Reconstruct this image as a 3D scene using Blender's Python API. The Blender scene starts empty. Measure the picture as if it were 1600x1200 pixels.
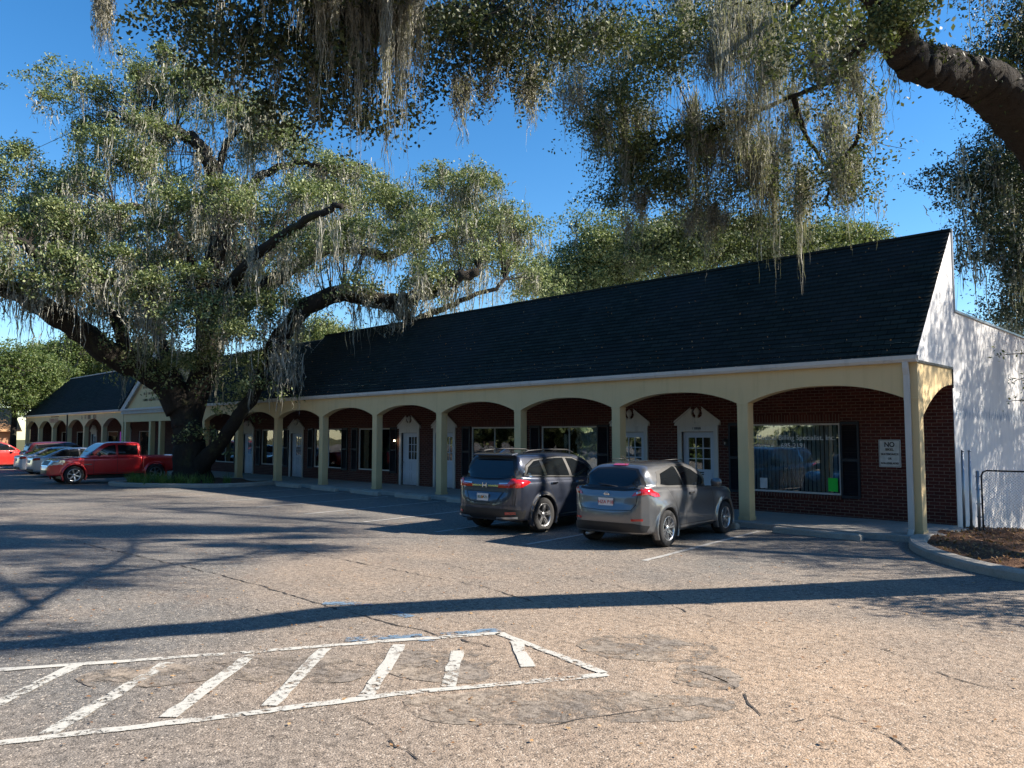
import bpy, bmesh, math, random
import numpy as np
from mathutils import Vector, Matrix
from mathutils.geometry import delaunay_2d_cdt
rad = math.radians; sin = math.sin; cos = math.cos; pi = math.pi
S = bpy.context.scene
# ------------------------------------------------------------------ camera
F_, PIT, YAW = 1204.0, 0.067, 0.782
CAM = np.array([4.95, -16.21, 2.03])
FW = np.array([-sin(YAW)*cos(PIT), cos(YAW)*cos(PIT), sin(PIT)])
RT = np.array([cos(YAW), sin(YAW), 0.0]); UP = np.cross(RT, FW)
cd = bpy.data.cameras.new('camera'); cam = bpy.data.objects.new('camera', cd)
S.collection.objects.link(cam); S.camera = cam
cd.sensor_fit = 'HORIZONTAL'; cd.sensor_width = 36; cd.lens = F_/1600*36
cd.clip_start = 0.05; cd.clip_end = 3000
M4 = Matrix.Identity(4)
for i in range(3):
    M4[i][0] = RT[i]; M4[i][1] = UP[i]; M4[i][2] = -FW[i]; M4[i][3] = CAM[i]
cam.matrix_world = M4
# ------------------------------------------------------------------ light
SAZ, SEL = rad(42), rad(34)
w = bpy.data.worlds.new('World'); S.world = w; w.use_nodes = True
nt = w.node_tree; bg = nt.nodes['Background']
sky = nt.nodes.new('ShaderNodeTexSky'); sky.sky_type = 'NISHITA'; sky.sun_disc = False
sky.sun_elevation = SEL; sky.sun_rotation = rad(90)-SAZ
sky.air_density = 1.0; sky.dust_density = 0.15; sky.ozone_density = 3.2; sky.altitude = 0
hs = nt.nodes.new('ShaderNodeHueSaturation'); hs.inputs['Saturation'].default_value = 1.3
nt.links.new(sky.outputs[0], hs.inputs['Color']); nt.links.new(hs.outputs[0], bg.inputs[0])
bg.inputs[1].default_value = 0.082
sd = bpy.data.lights.new('sun', 'SUN'); sd.energy = 5.0; sd.angle = rad(0.55); sd.color = (1, .91, .785)
sun = bpy.data.objects.new('sun', sd); S.collection.objects.link(sun)
SUNV = Vector((cos(SEL)*cos(SAZ), cos(SEL)*sin(SAZ), sin(SEL)))
sun.rotation_euler = SUNV.to_track_quat('Z', 'Y').to_euler(); sun.location = (30, 30, 40)
S.view_settings.view_transform = 'Standard'; S.view_settings.look = 'None'
S.view_settings.exposure = 1.38; S.view_settings.gamma = 1
S.render.engine = 'CYCLES'
try:
    S.cycles.use_denoising = True; S.cycles.max_bounces = 8; S.cycles.transparent_max_bounces = 16
except Exception: pass
# ------------------------------------------------------------------ helpers
def at(px, py, D): return CAM + D*(FW + RT*(px-800)/F_ + UP*(600-py)/F_)
def link(o, parent=None):
    S.collection.objects.link(o)
    if parent is not None: o.parent = parent
    return o
def tag(o, label=None, cat=None, group=None, kind=None):
    if label: o['label'] = label
    if cat: o['category'] = cat
    if group: o['group'] = group
    if kind: o['kind'] = kind
    return o
def thing(name, label, cat, loc=(0, 0, 0), rz=0, group=None):
    o = bpy.data.objects.new(name, None); link(o); o.location = loc; o.rotation_euler = (0, 0, rz)
    o.empty_display_size = .3
    return tag(o, label, cat, group)
def np_mesh(name, V, Fq, mat, parent=None, smooth=False):
    V = np.asarray(V, dtype=np.float32); Fq = np.asarray(Fq, dtype=np.int32)
    me = bpy.data.meshes.new(name); n, k = Fq.shape
    me.vertices.add(len(V)); me.vertices.foreach_set('co', V.ravel())
    me.loops.add(n*k); me.loops.foreach_set('vertex_index', Fq.ravel())
    me.polygons.add(n); me.polygons.foreach_set('loop_start', np.arange(0, n*k, k, dtype=np.int32))
    me.polygons.foreach_set('loop_total', np.full(n, k, dtype=np.int32))
    if smooth: me.polygons.foreach_set('use_smooth', np.ones(n, dtype=bool))
    me.update(calc_edges=True); me.validate()
    if mat: me.materials.append(mat)
    return link(bpy.data.objects.new(name, me), parent)
class MB:
    def __init__(s): s.v = []; s.f = []; s.sm = []
    def add(s, vs, fs, sm=False):
        b = len(s.v); s.v += [tuple(float(c) for c in v) for v in vs]
        s.f += [tuple(i+b for i in f) for f in fs]; s.sm += [sm]*len(fs); return s
    def box(s, x0, x1, y0, y1, z0, z1):
        v = [(x0,y0,z0),(x1,y0,z0),(x1,y1,z0),(x0,y1,z0),(x0,y0,z1),(x1,y0,z1),(x1,y1,z1),(x0,y1,z1)]
        return s.add(v, [(0,3,2,1),(4,5,6,7),(0,1,5,4),(1,2,6,5),(2,3,7,6),(3,0,4,7)])
    def prism(s, pts, a0, a1, ax='y'):
        # pts ring in the two other axes, extruded along ax
        def P(p, a): return {'y': (p[0], a, p[1]), 'x': (a, p[0], p[1]), 'z': (p[0], p[1], a)}[ax]
        n = len(pts); v = [P(p, a0) for p in pts]+[P(p, a1) for p in pts]
        f = [tuple(range(n)), tuple(range(2*n-1, n-1, -1))]+[(i, i+n, (i+1) % n+n, (i+1) % n) for i in range(n)]
        return s.add(v, f)
    def tube(s, pts, rs, seg=8, noise=0, rng=None, cap=True):
        pts = [np.array(p, float) for p in pts]; n = len(pts); V = []; Fs = []
        if not hasattr(rs, '__len__'): rs = [rs]*n
        t0 = pts[1]-pts[0]; t0 /= np.linalg.norm(t0)+1e-9
        a = np.cross(t0, [0, 0, 1.0]);
        if np.linalg.norm(a) < .1: a = np.cross(t0, [0, 1.0, 0])
        a /= np.linalg.norm(a); ph = rng.uniform(0, 6) if rng else 0
        for i in range(n):
            t = pts[min(i+1, n-1)]-pts[max(i-1, 0)]; t /= np.linalg.norm(t)+1e-9
            a = a-t*np.dot(a, t); a /= np.linalg.norm(a)+1e-9; b = np.cross(t, a)
            for k in range(seg):
                q = 2*pi*k/seg; r = rs[i]*(1+(noise*(.55*sin(2*q+i*.14+ph)+.5*sin(3*q-i*.19+2*ph)+.4*sin(i*.27+ph*3)*cos(q+ph)+.35*sin(5*q+i*.33)+.2*sin(9*q-i*.2)) if rng else 0))
                V.append(pts[i]+(a*cos(q)+b*sin(q))*r)
        for i in range(n-1):
            for k in range(seg):
                k2 = (k+1) % seg; Fs.append((i*seg+k, i*seg+k2, (i+1)*seg+k2, (i+1)*seg+k))
        if cap: Fs += [tuple(range(seg-1, -1, -1)), tuple((n-1)*seg+k for k in range(seg))]
        return s.add(V, Fs, True)
    def lathe(s, prof, c=(0, 0, 0), ax='z', seg=24):
        V = []; Fs = []; n = len(prof)
        for k in range(seg):
            q = 2*pi*k/seg
            for r, h in prof:
                p = {'z': (r*cos(q), r*sin(q), h), 'y': (r*cos(q), h, r*sin(q)), 'x': (h, r*cos(q), r*sin(q))}[ax]
                V.append((p[0]+c[0], p[1]+c[1], p[2]+c[2]))
        for k in range(seg):
            k2 = (k+1) % seg
            for i in range(n-1): Fs.append((k*n+i, k*n+i+1, k2*n+i+1, k2*n+i))
        return s.add(V, Fs, True)
    def build(s, name, mat, parent=None, fix=True):
        me = bpy.data.meshes.new(name); me.from_pydata(s.v, [], s.f)
        me.polygons.foreach_set('use_smooth', s.sm); me.materials.append(mat)
        if fix:
            bm = bmesh.new(); bm.from_mesh(me); bmesh.ops.recalc_face_normals(bm, faces=bm.faces); bm.to_mesh(me); bm.free()
        me.update(); return link(bpy.data.objects.new(name, me), parent)
def bevel(o, wd=.01, seg=2):
    m = o.modifiers.new('bevel', 'BEVEL'); m.width = wd; m.segments = seg; m.limit_method = 'ANGLE'; m.angle_limit = rad(40)
    return o
def text(name, body, size, mat, parent, loc, rot=(pi/2, 0, 0), align='CENTER', ext=.002, sx=1.0, bold=0.0):
    c = bpy.data.curves.new(name, 'FONT'); c.body = body; c.size = size; c.align_x = align; c.align_y = 'CENTER'
    c.extrude = ext; c.offset = bold
    t = bpy.data.objects.new(name, c); S.collection.objects.link(t)
    dg = bpy.context.evaluated_depsgraph_get(); me = bpy.data.meshes.new_from_object(t.evaluated_get(dg))
    bpy.data.objects.remove(t); o = link(bpy.data.objects.new(name, me), parent)
    me.materials.clear(); me.materials.append(mat); o.location = loc; o.rotation_euler = rot; o.scale = (sx, 1, 1)
    return o
# ------------------------------------------------------------------ materials
class NT:
    def __init__(s, name):
        s.m = bpy.data.materials.new(name); s.m.use_nodes = True; s.t = s.m.node_tree
        s.b = s.t.nodes['Principled BSDF']; s.out = s.t.nodes['Material Output']
        s.tc = None
    def n(s, typ, ins=None, **kw):
        nd = s.t.nodes.new(typ)
        for k, v in kw.items(): setattr(nd, k, v)
        for k, v in (ins or {}).items():
            if isinstance(v, bpy.types.NodeSocket): s.t.links.new(v, nd.inputs[k])
            else: nd.inputs[k].default_value = v
        return nd
    def obj(s):
        if not s.tc: s.tc = s.n('ShaderNodeTexCoord')
        return s.tc.outputs['Object']
    def noise(s, scale, detail=4, rough=.55, vec=None, dist=0, sc3=None):
        v = vec or s.obj()
        if sc3: v = s.n('ShaderNodeMapping', {'Vector': v, 'Scale': sc3}).outputs[0]
        return s.n('ShaderNodeTexNoise', {'Vector': v, 'Scale': scale, 'Detail': detail, 'Roughness': rough, 'Distortion': dist}).outputs['Fac']
    def ramp(s, fac, stops, interp='LINEAR'):
        r = s.n('ShaderNodeValToRGB', {'Fac': fac}); cr = r.color_ramp; cr.interpolation = interp
        while len(cr.elements) < len(stops): cr.elements.new(.5)
        for e, (p, c) in zip(cr.elements, stops):
            e.position = p; e.color = (c, c, c, 1) if not hasattr(c, '__len__') else (*c, 1)
        return r.outputs[0]
    def mix(s, fac, a, b, mode='MIX'):
        nd = s.n('ShaderNodeMix', data_type='RGBA', blend_type=mode); nd.clamp_factor = True
        for i, v in ((0, fac), (6, a), (7, b)):
            if isinstance(v, bpy.types.NodeSocket): s.t.links.new(v, nd.inputs[i])
            else: nd.inputs[i].default_value = v if i == 0 else (*v, 1)
        return nd.outputs[2]
    def math(s, op, a, b=0.0, c=None, clamp=False):
        nd = s.n('ShaderNodeMath', operation=op); nd.use_clamp = clamp
        for i, v in enumerate((a, b, c)):
            if v is None: continue
            if isinstance(v, bpy.types.NodeSocket): s.t.links.new(v, nd.inputs[i])
            else: nd.inputs[i].default_value = v
        return nd.outputs[0]
    def set(s, **k):
        names = dict(col='Base Color', rough='Roughness', metal='Metallic', spec='Specular IOR Level', coat='Coat Weight', coatr='Coat Roughness', alpha='Alpha', nrm='Normal', sub='Subsurface Weight', emi='Emission Color', ems='Emission Strength', trans='Transmission Weight', ior='IOR')
        for q, v in k.items():
            i = s.b.inputs[names[q]]
            if isinstance(v, bpy.types.NodeSocket): s.t.links.new(v, i)
            elif hasattr(v, '__len__'): i.default_value = (*v, 1)
            else: i.default_value = v
        return s
    def bump(s, h, strength=.5, dist=.01):
        s.set(nrm=s.n('ShaderNodeBump', {'Height': h, 'Strength': strength, 'Distance': dist}).outputs[0]); return s
    def xyz(s, vec=None): return s.n('ShaderNodeSeparateXYZ', {'Vector': vec or s.obj()}).outputs
def simple(name, col, rough=.6, metal=0, var=.12, nscale=6, spec=.5, bump=0, **k):
    t = NT(name); a = tuple(c*(1-var) for c in col); b = tuple(min(1, c*(1+var)) for c in col)
    f = t.noise(nscale, 5); t.set(col=t.ramp(f, [(.3, a), (.7, b)]), rough=rough, metal=metal, spec=spec, **k)
    if bump: t.bump(t.noise(nscale*12, 4), bump, .01)
    return t.m
MT = {}
# asphalt: aged, sandy tan in the lane, greyer by the stalls and bottom left, stone speckle
def mat_asphalt(name='asphalt', patch=False):
    t = NT(name); x, y, z = t.xyz()
    big = t.noise(.22, 5, .6); mid = t.noise(1.1, 6, .65); fine = t.noise(74, 4, .68); fin2 = t.noise(110, 2, .6)
    vor = t.n('ShaderNodeTexVoronoi', {'Vector': t.obj(), 'Scale': 72.0}, feature='F1')
    stone = t.ramp(vor.outputs['Color'], [(0.0, .0), (1.0, 1.0)])
    # warm mask: strongest around x>-1,y in -12..-4
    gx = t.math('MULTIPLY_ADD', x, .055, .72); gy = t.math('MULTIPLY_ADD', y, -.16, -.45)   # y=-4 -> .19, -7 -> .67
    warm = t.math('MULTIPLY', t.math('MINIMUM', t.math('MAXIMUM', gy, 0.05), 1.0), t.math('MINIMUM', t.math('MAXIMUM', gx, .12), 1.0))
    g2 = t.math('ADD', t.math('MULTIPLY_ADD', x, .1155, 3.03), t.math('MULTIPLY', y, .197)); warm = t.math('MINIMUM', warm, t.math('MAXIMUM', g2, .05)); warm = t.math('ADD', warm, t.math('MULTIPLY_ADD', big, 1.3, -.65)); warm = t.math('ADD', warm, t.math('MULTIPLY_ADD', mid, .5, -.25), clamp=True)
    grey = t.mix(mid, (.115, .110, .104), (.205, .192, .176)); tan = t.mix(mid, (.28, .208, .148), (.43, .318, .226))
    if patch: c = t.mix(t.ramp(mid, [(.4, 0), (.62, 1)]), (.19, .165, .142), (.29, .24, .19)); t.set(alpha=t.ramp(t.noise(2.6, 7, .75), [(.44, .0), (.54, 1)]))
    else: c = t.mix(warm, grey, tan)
    # leftward cool fade of the foreground
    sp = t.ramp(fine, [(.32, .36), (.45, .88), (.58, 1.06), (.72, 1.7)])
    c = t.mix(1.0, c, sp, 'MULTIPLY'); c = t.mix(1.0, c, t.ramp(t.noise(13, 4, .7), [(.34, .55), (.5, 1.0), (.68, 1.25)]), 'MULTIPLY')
    if not patch:
        c = t.mix(t.ramp(stone, [(.76, 0), (.88, .7)]), c, (.52, .45, .37))
        c = t.mix(t.ramp(stone, [(.10, .9), (.26, 0)]), c, (.045, .040, .038))
        st = t.ramp(t.noise(.55, 6, .7, sc3=(1, 2.2, 1)), [(.60, 0), (.72, .45)])
        c = t.mix(st, c, (.20, .125, .085))
        dirt = t.ramp(t.noise(2.3, 8, .75), [(.62, 0), (.75, .5)]); c = t.mix(dirt, c, (.07, .066, .064))
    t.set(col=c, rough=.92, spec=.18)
    h = t.math('ADD', t.math('MULTIPLY', fine, .6), t.math('MULTIPLY', vor.outputs['Distance'], -.8)); h = t.math('ADD', h, t.math('MULTIPLY', fin2, .3))
    t.bump(h, .55 if not patch else .3, .012); return t.m
MT['asphalt'] = mat_asphalt(); MT['asphalt_patch'] = mat_asphalt('asphalt_patch', True)
def mat_paint(name, col, wear=.5, scale=9):
    t = NT(name); n1 = t.noise(scale, 8, .72); n2 = t.noise(1.3, 3, .5); n3 = t.noise(60, 3, .6)
    f = t.math('ADD', t.math('MULTIPLY', n1, .62), t.math('MULTIPLY', n2, .38)); f = t.math('ADD', f, t.math('MULTIPLY_ADD', n3, .22, -.11))
    a = t.ramp(f, [(wear-.035, 1.0), (wear+.035, 0.0)])
    t.set(col=t.mix(n3, tuple(c*.78 for c in col), col), rough=.8, alpha=a, spec=.2); t.bump(n3, .4, .008); return t.m
MT['white_paint'] = mat_paint('road_paint_white', (.50, .485, .44), .535, 13)
MT['line_paint'] = mat_paint('stall_paint_white', (.40, .39, .37), .60, 6)
MT['blue_paint'] = mat_paint('road_paint_blue', (.15, .22, .30), .49, 9)
def mat_crack():
    t = NT('crack_tar'); a = t.ramp(t.noise(3.5, 6, .7), [(.50, 1), (.60, .0)]); t.set(col=(.03, .026, .024), rough=.95, alpha=a); return t.m
MT['crack'] = mat_crack()
def mat_concrete(name, c0, c1, b=.25):
    t = NT(name); f = t.noise(3, 7, .65); g = t.noise(45, 3); c = t.mix(f, c0, c1)
    c = t.mix(t.ramp(t.noise(1.2, 6, .7), [(.55, 0), (.7, .5)]), c, tuple(v*.45 for v in c0)); c = t.mix(t.ramp(g, [(.3, .35), (.5, 0)]), c, tuple(v*.5 for v in c0))
    t.set(col=c, rough=.9, spec=.2); t.bump(g, b, .006); return t.m
MT['concrete'] = mat_concrete('concrete', (.24, .225, .20), (.40, .37, .33)); MT['kerb'] = mat_concrete('kerb_concrete', (.26, .235, .20), (.42, .385, .33), .4)
def mat_stucco(name, c0, c1, streak=.25):
    t = NT(name); f = t.noise(1.1, 6, .6); c = t.mix(f, c0, c1)
    st = t.ramp(t.noise(2.2, 6, .7, sc3=(2.5, 2.5, .18)), [(.52, 0), (.75, streak)]); c = t.mix(st, c, tuple(v*.5 for v in c0))
    c = t.mix(t.math('MULTIPLY', t.ramp(t.xyz()[2], [(.12, .75), (.55, 0)]), t.noise(7, 6, .7)), c, (.13, .11, .085)); c = t.mix(t.ramp(t.noise(6, 7, .8), [(.64, 0), (.70, .5)]), c, tuple(v*.6 for v in c0))
    t.set(col=c, rough=.85, spec=.25); t.bump(t.noise(90, 3), .12, .004); return t.m
MT['cream'] = mat_stucco('cream_stucco', (.62, .465, .24), (.70, .535, .295))
MT['trim'] = mat_stucco('white_trim', (.50, .47, .42), (.66, .62, .56), .45)
MT['door_white'] = mat_stucco('door_paint', (.48, .50, .53), (.60, .62, .66), .15)
def mat_sidewall():
    t = NT('white_side_wall'); x, y, z = t.xyz()
    c = t.mix(t.noise(.9, 7, .65), (.56, .56, .56), (.74, .73, .71))
    st = t.ramp(t.noise(1.6, 7, .72, sc3=(1, 3.2, .12)), [(.5, 0), (.72, .55)]); c = t.mix(st, c, (.36, .40, .45))
    # blue grey smear of old paint in an irregular band
    zz = t.math('SUBTRACT', z, t.math('MULTIPLY_ADD', t.noise(3.2, 8, .8, sc3=(1, 2.5, .4)), .75, 2.16)); band = t.math('ABSOLUTE', zz)
    bm_ = t.math('MULTIPLY', t.ramp(band, [(.03, 1), (.17, 0)]), t.ramp(t.noise(9, 6, .8, sc3=(1, 1, .35)), [(.44, 0), (.56, 1)]))
    c = t.mix(t.math('MULTIPLY', bm_, .85), c, (.10, .19, .30))
    low = t.math('MULTIPLY', t.ramp(z, [(.0, .55), (.5, 0)]), t.noise(5, 6, .7)); c = t.mix(low, c, (.22, .19, .15))
    t.set(col=c, rough=.85, spec=.2); t.bump(t.noise(25, 6, .7), .3, .012); return t.m
MT['sidewall'] = mat_sidewall()
def mat_brick(name='red_brick', soldier=False):
    t = NT(name); x, y, z = t.xyz()
    v = t.n('ShaderNodeCombineXYZ', {'X': z if soldier else t.math('ADD', x, y), 'Y': x if soldier else z, 'Z': 0.0}).outputs[0]
    br = t.n('ShaderNodeTexBrick', {'Vector': v, 'Scale': 1.0, 'Color1': (.070, .016, .011, 1), 'Color2': (.125, .033, .022, 1), 'Mortar': (.20, .150, .115, 1), 'Mortar Size': .0085, 'Mortar Smooth': .25, 'Bias': -.1, 'Brick Width': .215, 'Row Height': .0745})
    if soldier: br.offset = 0.0
    c = t.mix(t.noise(2.2, 6, .6), br.outputs['Color'], (.055, .016, .012)); c = t.mix(.45, c, br.outputs['Color'])
    c = t.mix(t.ramp(t.noise(24, 4), [(.3, .5), (.5, 0)]), c, (.045, .015, .012))
    t.set(col=c, rough=.85, spec=.25); h = t.math('ADD', t.math('MULTIPLY', br.outputs['Fac'], -1.0), t.math('MULTIPLY', t.noise(80, 3), .3)); t.bump(h, .6, .01); return t.m
MT['brick'] = mat_brick(); MT['soldier'] = mat_brick('soldier_brick', True)
def mat_roof():
    t = NT('green_shingle_roof'); x, y, z = t.xyz()
    v = t.n('ShaderNodeCombineXYZ', {'X': x, 'Y': t.math('MULTIPLY', z, 1.31), 'Z': 0.0}).outputs[0]
    br = t.n('ShaderNodeTexBrick', {'Vector': v, 'Scale': 1.0, 'Color1': (.013, .021, .018, 1), 'Color2': (.029, .039, .033, 1), 'Mortar': (.005, .008, .008, 1), 'Mortar Size': .012, 'Mortar Smooth': .35, 'Brick Width': .33, 'Row Height': .145})
    c = t.mix(t.ramp(t.noise(.35, 6, .65), [(.4, 0), (.65, .75)]), br.outputs['Color'], (.030, .034, .036)); c = t.mix(t.ramp(t.noise(40, 3), [(.35, .4), (.6, 0)]), c, (.006, .01, .01))
    # course shadow edge: saw tooth height along the slope
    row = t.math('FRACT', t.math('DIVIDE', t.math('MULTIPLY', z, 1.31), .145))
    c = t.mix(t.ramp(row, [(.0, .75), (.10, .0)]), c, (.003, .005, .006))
    t.set(col=c, rough=.95, spec=.12); h = t.math('SUBTRACT', 1.0, row); t.bump(t.math('ADD', h, t.math('MULTIPLY', t.noise(120, 2), .3)), .8, .014); return t.m
MT['roof'] = mat_roof()
def mat_glass(name, tint=(.02, .025, .03), refl=.0):
    t = NT(name); tr = t.n('ShaderNodeBsdfTransparent', {'Color': (.78, .84, .86, 1)}); gl = t.n('ShaderNodeBsdfGlossy', {'Color': (.95, .97, 1, 1), 'Roughness': .015})
    nb = t.n('ShaderNodeBump', {'Height': t.noise(1.6, 2), 'Strength': .05, 'Distance': .05}); t.t.links.new(nb.outputs[0], gl.inputs['Normal'])
    fr = t.n('ShaderNodeFresnel', {'IOR': 1.55}); fac = t.math('MULTIPLY_ADD', fr.outputs[0], 1.4, refl, clamp=True)
    mx = t.n('ShaderNodeMixShader', {0: fac}); t.t.links.new(tr.outputs[0], mx.inputs[1]); t.t.links.new(gl.outputs[0], mx.inputs[2]); t.t.links.new(mx.outputs[0], t.out.inputs[0]); return t.m
MT['glass'] = mat_glass('window_glass', refl=.05)
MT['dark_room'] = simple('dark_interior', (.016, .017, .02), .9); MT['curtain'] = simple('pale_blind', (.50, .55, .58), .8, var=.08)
MT['blind'] = simple('vertical_blind', (.66, .64, .58), .7); MT['shutter'] = simple('black_shutter', (.007, .008, .012), .55, var=.3)
MT['steel'] = simple('galvanised_steel', (.35, .37, .39), .4, .8); MT['black'] = simple('black_plastic', (.012, .012, .013), .5)
MT['rubber'] = simple('tyre_rubber', (.016, .016, .017), .85); MT['chrome'] = simple('chrome', (.75, .76, .78), .12, 1.0, .05)
MT['rim'] = simple('alloy_rim', (.50, .51, .53), .28, .9, .05); MT['dark_rim'] = simple('dark_alloy', (.06, .062, .066), .3, .6)
MT['car_glass'] = NT('car_glass').set(col=(.008, .010, .012), rough=.03, spec=.6).m
MT['red_lens'] = NT('red_lens').set(col=(.42, .008, .010), rough=.08, coat=1.0).m
MT['clear_lens'] = NT('clear_lens').set(col=(.45, .47, .50), rough=.08, metal=.5, coat=1.0).m
MT['plate'] = simple('plate_white', (.60, .58, .57), .45); MT['plate_red'] = simple('plate_ink_red', (.40, .05, .06), .5); MT['plate_or'] = simple('plate_ink_green', (.06, .13, .07), .5); MT['orange'] = simple('orange_print', (.6, .22, .05), .5)
MT['ink'] = simple('sign_ink', (.02, .02, .022), .6); MT['sign_white'] = simple('sign_face', (.52, .53, .50), .6, var=.15, nscale=10)
MT['green_paper'] = simple('green_paper', (.02, .62, .05), .7, var=.03); MT['letter'] = simple('window_lettering', (.85, .85, .82), .6)
MT['brown_ink'] = simple('brown_lettering', (.10, .055, .03), .7); MT['red_ink'] = simple('red_lettering', (.38, .16, .12), .7)
def car_paint(name, col, metal=.35, rough=.32, flake=.25):
    t = NT(name); n = t.noise(700, 1); dust = t.ramp(t.noise(3.0, 5), [(.4, 0), (.75, .05)])
    c = t.mix(n, tuple(v*(1-flake) for v in col), tuple(min(1, v*(1+flake)) for v in col)); x, y, z = t.xyz()
    low = t.math('MULTIPLY', t.ramp(z, [(.15, .45), (.6, 0)]), t.noise(6, 5)); c = t.mix(dust, c, (.30, .27, .22)); c = t.mix(low, c, (.20, .17, .13))
    t.set(col=c, metal=metal, rough=rough, coat=1.0, coatr=.04); return t.m
MT['p_blue'] = car_paint('blue_grey_paint', (.030, .038, .062), .5); MT['p_grey'] = car_paint('gunmetal_paint', (.145, .15, .162), .65)
MT['p_red'] = car_paint('red_paint', (.58, .012, .016), .2); MT['p_maroon'] = car_paint('maroon_paint', (.10, .010, .018), .3)
MT['p_white'] = car_paint('white_paint', (.52, .54, .58), .1); MT['p_silver'] = car_paint('silver_paint', (.42, .45, .50), .6); MT['p_pale'] = car_paint('pale_green_paint', (.45, .52, .50), .3)
MT['p_red2'] = car_paint('bright_red_paint', (.50, .025, .02), .2)
MT['p_blue2'] = car_paint('blue_paint', (.03, .07, .16), .4); MT['p_yellow'] = simple('yellow_paint', (.75, .42, .03), .5)
def mat_leaf(name, a, b, c_, tr=.35, rough=.55):
    t = NT(name); g = t.n('ShaderNodeNewGeometry').outputs['Random Per Island']
    col = t.ramp(g, [(0, a), (.5, b), (1, c_)]); t.set(col=col, rough=rough, spec=.28)
    tl = t.n('ShaderNodeBsdfTranslucent', {'Color': t.mix(1.0, col, (1.3, 1.35, .6), 'MULTIPLY')})
    mx = t.n('ShaderNodeMixShader', {0: tr}); t.t.links.new(t.b.outputs[0], mx.inputs[1]); t.t.links.new(tl.outputs[0], mx.inputs[2]); t.t.links.new(mx.outputs[0], t.out.inputs[0]); return t.m
MT['leaf'] = mat_leaf('live_oak_leaf', (.050, .082, .026), (.125, .160, .062), (.31, .335, .17), .2); MT['leaf_near_shaded'] = mat_leaf('shaded_near_oak_leaf', (.018, .028, .010), (.035, .048, .018), (.07, .085, .032), .14)  # near leaves: darkened copy, backlight and canopy shade put into the colour
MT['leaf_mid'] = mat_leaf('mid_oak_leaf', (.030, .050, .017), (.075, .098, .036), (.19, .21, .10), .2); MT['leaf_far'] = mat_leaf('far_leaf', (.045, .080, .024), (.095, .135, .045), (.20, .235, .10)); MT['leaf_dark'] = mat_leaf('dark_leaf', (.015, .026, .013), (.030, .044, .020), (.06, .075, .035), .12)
MT['moss'] = mat_leaf('spanish_moss', (.13, .13, .11), (.25, .245, .21), (.43, .415, .36), .22, .9)
MT['grass'] = mat_leaf('strap_leaf', (.05, .11, .02), (.11, .18, .04), (.20, .26, .09), .3)
def mat_bark():
    t = NT('live_oak_bark'); f = t.noise(2.2, 8, .7, sc3=(1, 1, .35)); g = t.noise(14, 6, .7, sc3=(1.5, 1.5, .3))
    c = t.mix(f, (.013, .012, .011), (.052, .045, .038)); c = t.mix(t.ramp(g, [(.3, .8), (.52, 0)]), c, (.018, .012, .009))
    c = t.mix(t.ramp(t.noise(1.0, 6, .7), [(.55, 0), (.68, .6)]), c, (.075, .085, .035)); t.set(col=c, rough=.95, spec=.15); t.bump(t.math('ADD', g, t.math('MULTIPLY', t.noise(40, 4), .3)), 1.0, .06); return t.m
MT['bark'] = mat_bark()
def mat_ground(name, cols, sc=6, b=.8):
    t = NT(name); f = t.noise(sc, 8, .75); g = t.noise(sc*6, 5, .7); c = t.ramp(g, [(.28, cols[0]), (.5, cols[1]), (.72, cols[2])]); c = t.mix(t.ramp(f, [(.45, 0), (.7, .6)]), c, cols[0]); t.set(col=c, rough=.98, spec=.1); t.bump(g, b, .05); return t.m
MT['mulch'] = mat_ground('mulch', ((.035, .018, .012), (.12, .065, .040), (.34, .22, .15)), 5); MT['soil'] = mat_ground('dry_lawn', ((.05, .05, .025), (.10, .10, .045), (.17, .15, .08)), 1.5)
MT['bulb'] = NT('lit_bulb').set(col=(1, .8, .5), emi=(1, .72, .42), ems=22).m
MT['neon'] = NT('blue_neon').set(col=(.02, .02, .2), emi=(.05, .03, 1.0), ems=.3).m; MT['neon_p'] = NT('violet_neon').set(col=(.1, .0, .1), emi=(.25, .03, .35), ems=.25).m
MT['orange_wall'] = mat_stucco('orange_stucco', (.52, .26, .15), (.68, .38, .24)); MT['clay'] = mat_ground('clay_shingle', ((.20, .10, .05), (.38, .22, .12), (.55, .36, .20)), 2, .4); MT['mint'] = mat_stucco('mint_siding', (.40, .55, .46), (.55, .68, .58))

def scribble(name, w_, h_, n, mat, parent, loc, seed=1):
    # lettering too small to read in the photograph: upright strokes and short bars
    r_ = random.Random(seed); m = MB(); cw = w_/n
    for i in range(n):
        x = -w_/2+cw*i
        if r_.random() < .12: continue
        t = cw*.2; m.box(x, x+t, 0, .006, -h_/2, h_/2)
        if r_.random() < .6: m.box(x+cw*.55, x+cw*.55+t, 0, .006, -h_/2, h_/2)
        for z in (-h_/2, -h_*.08, h_/2-h_*.16):
            if r_.random() < .6: m.box(x+t, x+cw*.55, 0, .006, z, z+h_*.16)
    o = m.build(name, mat, parent); o.location = loc; return o
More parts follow.
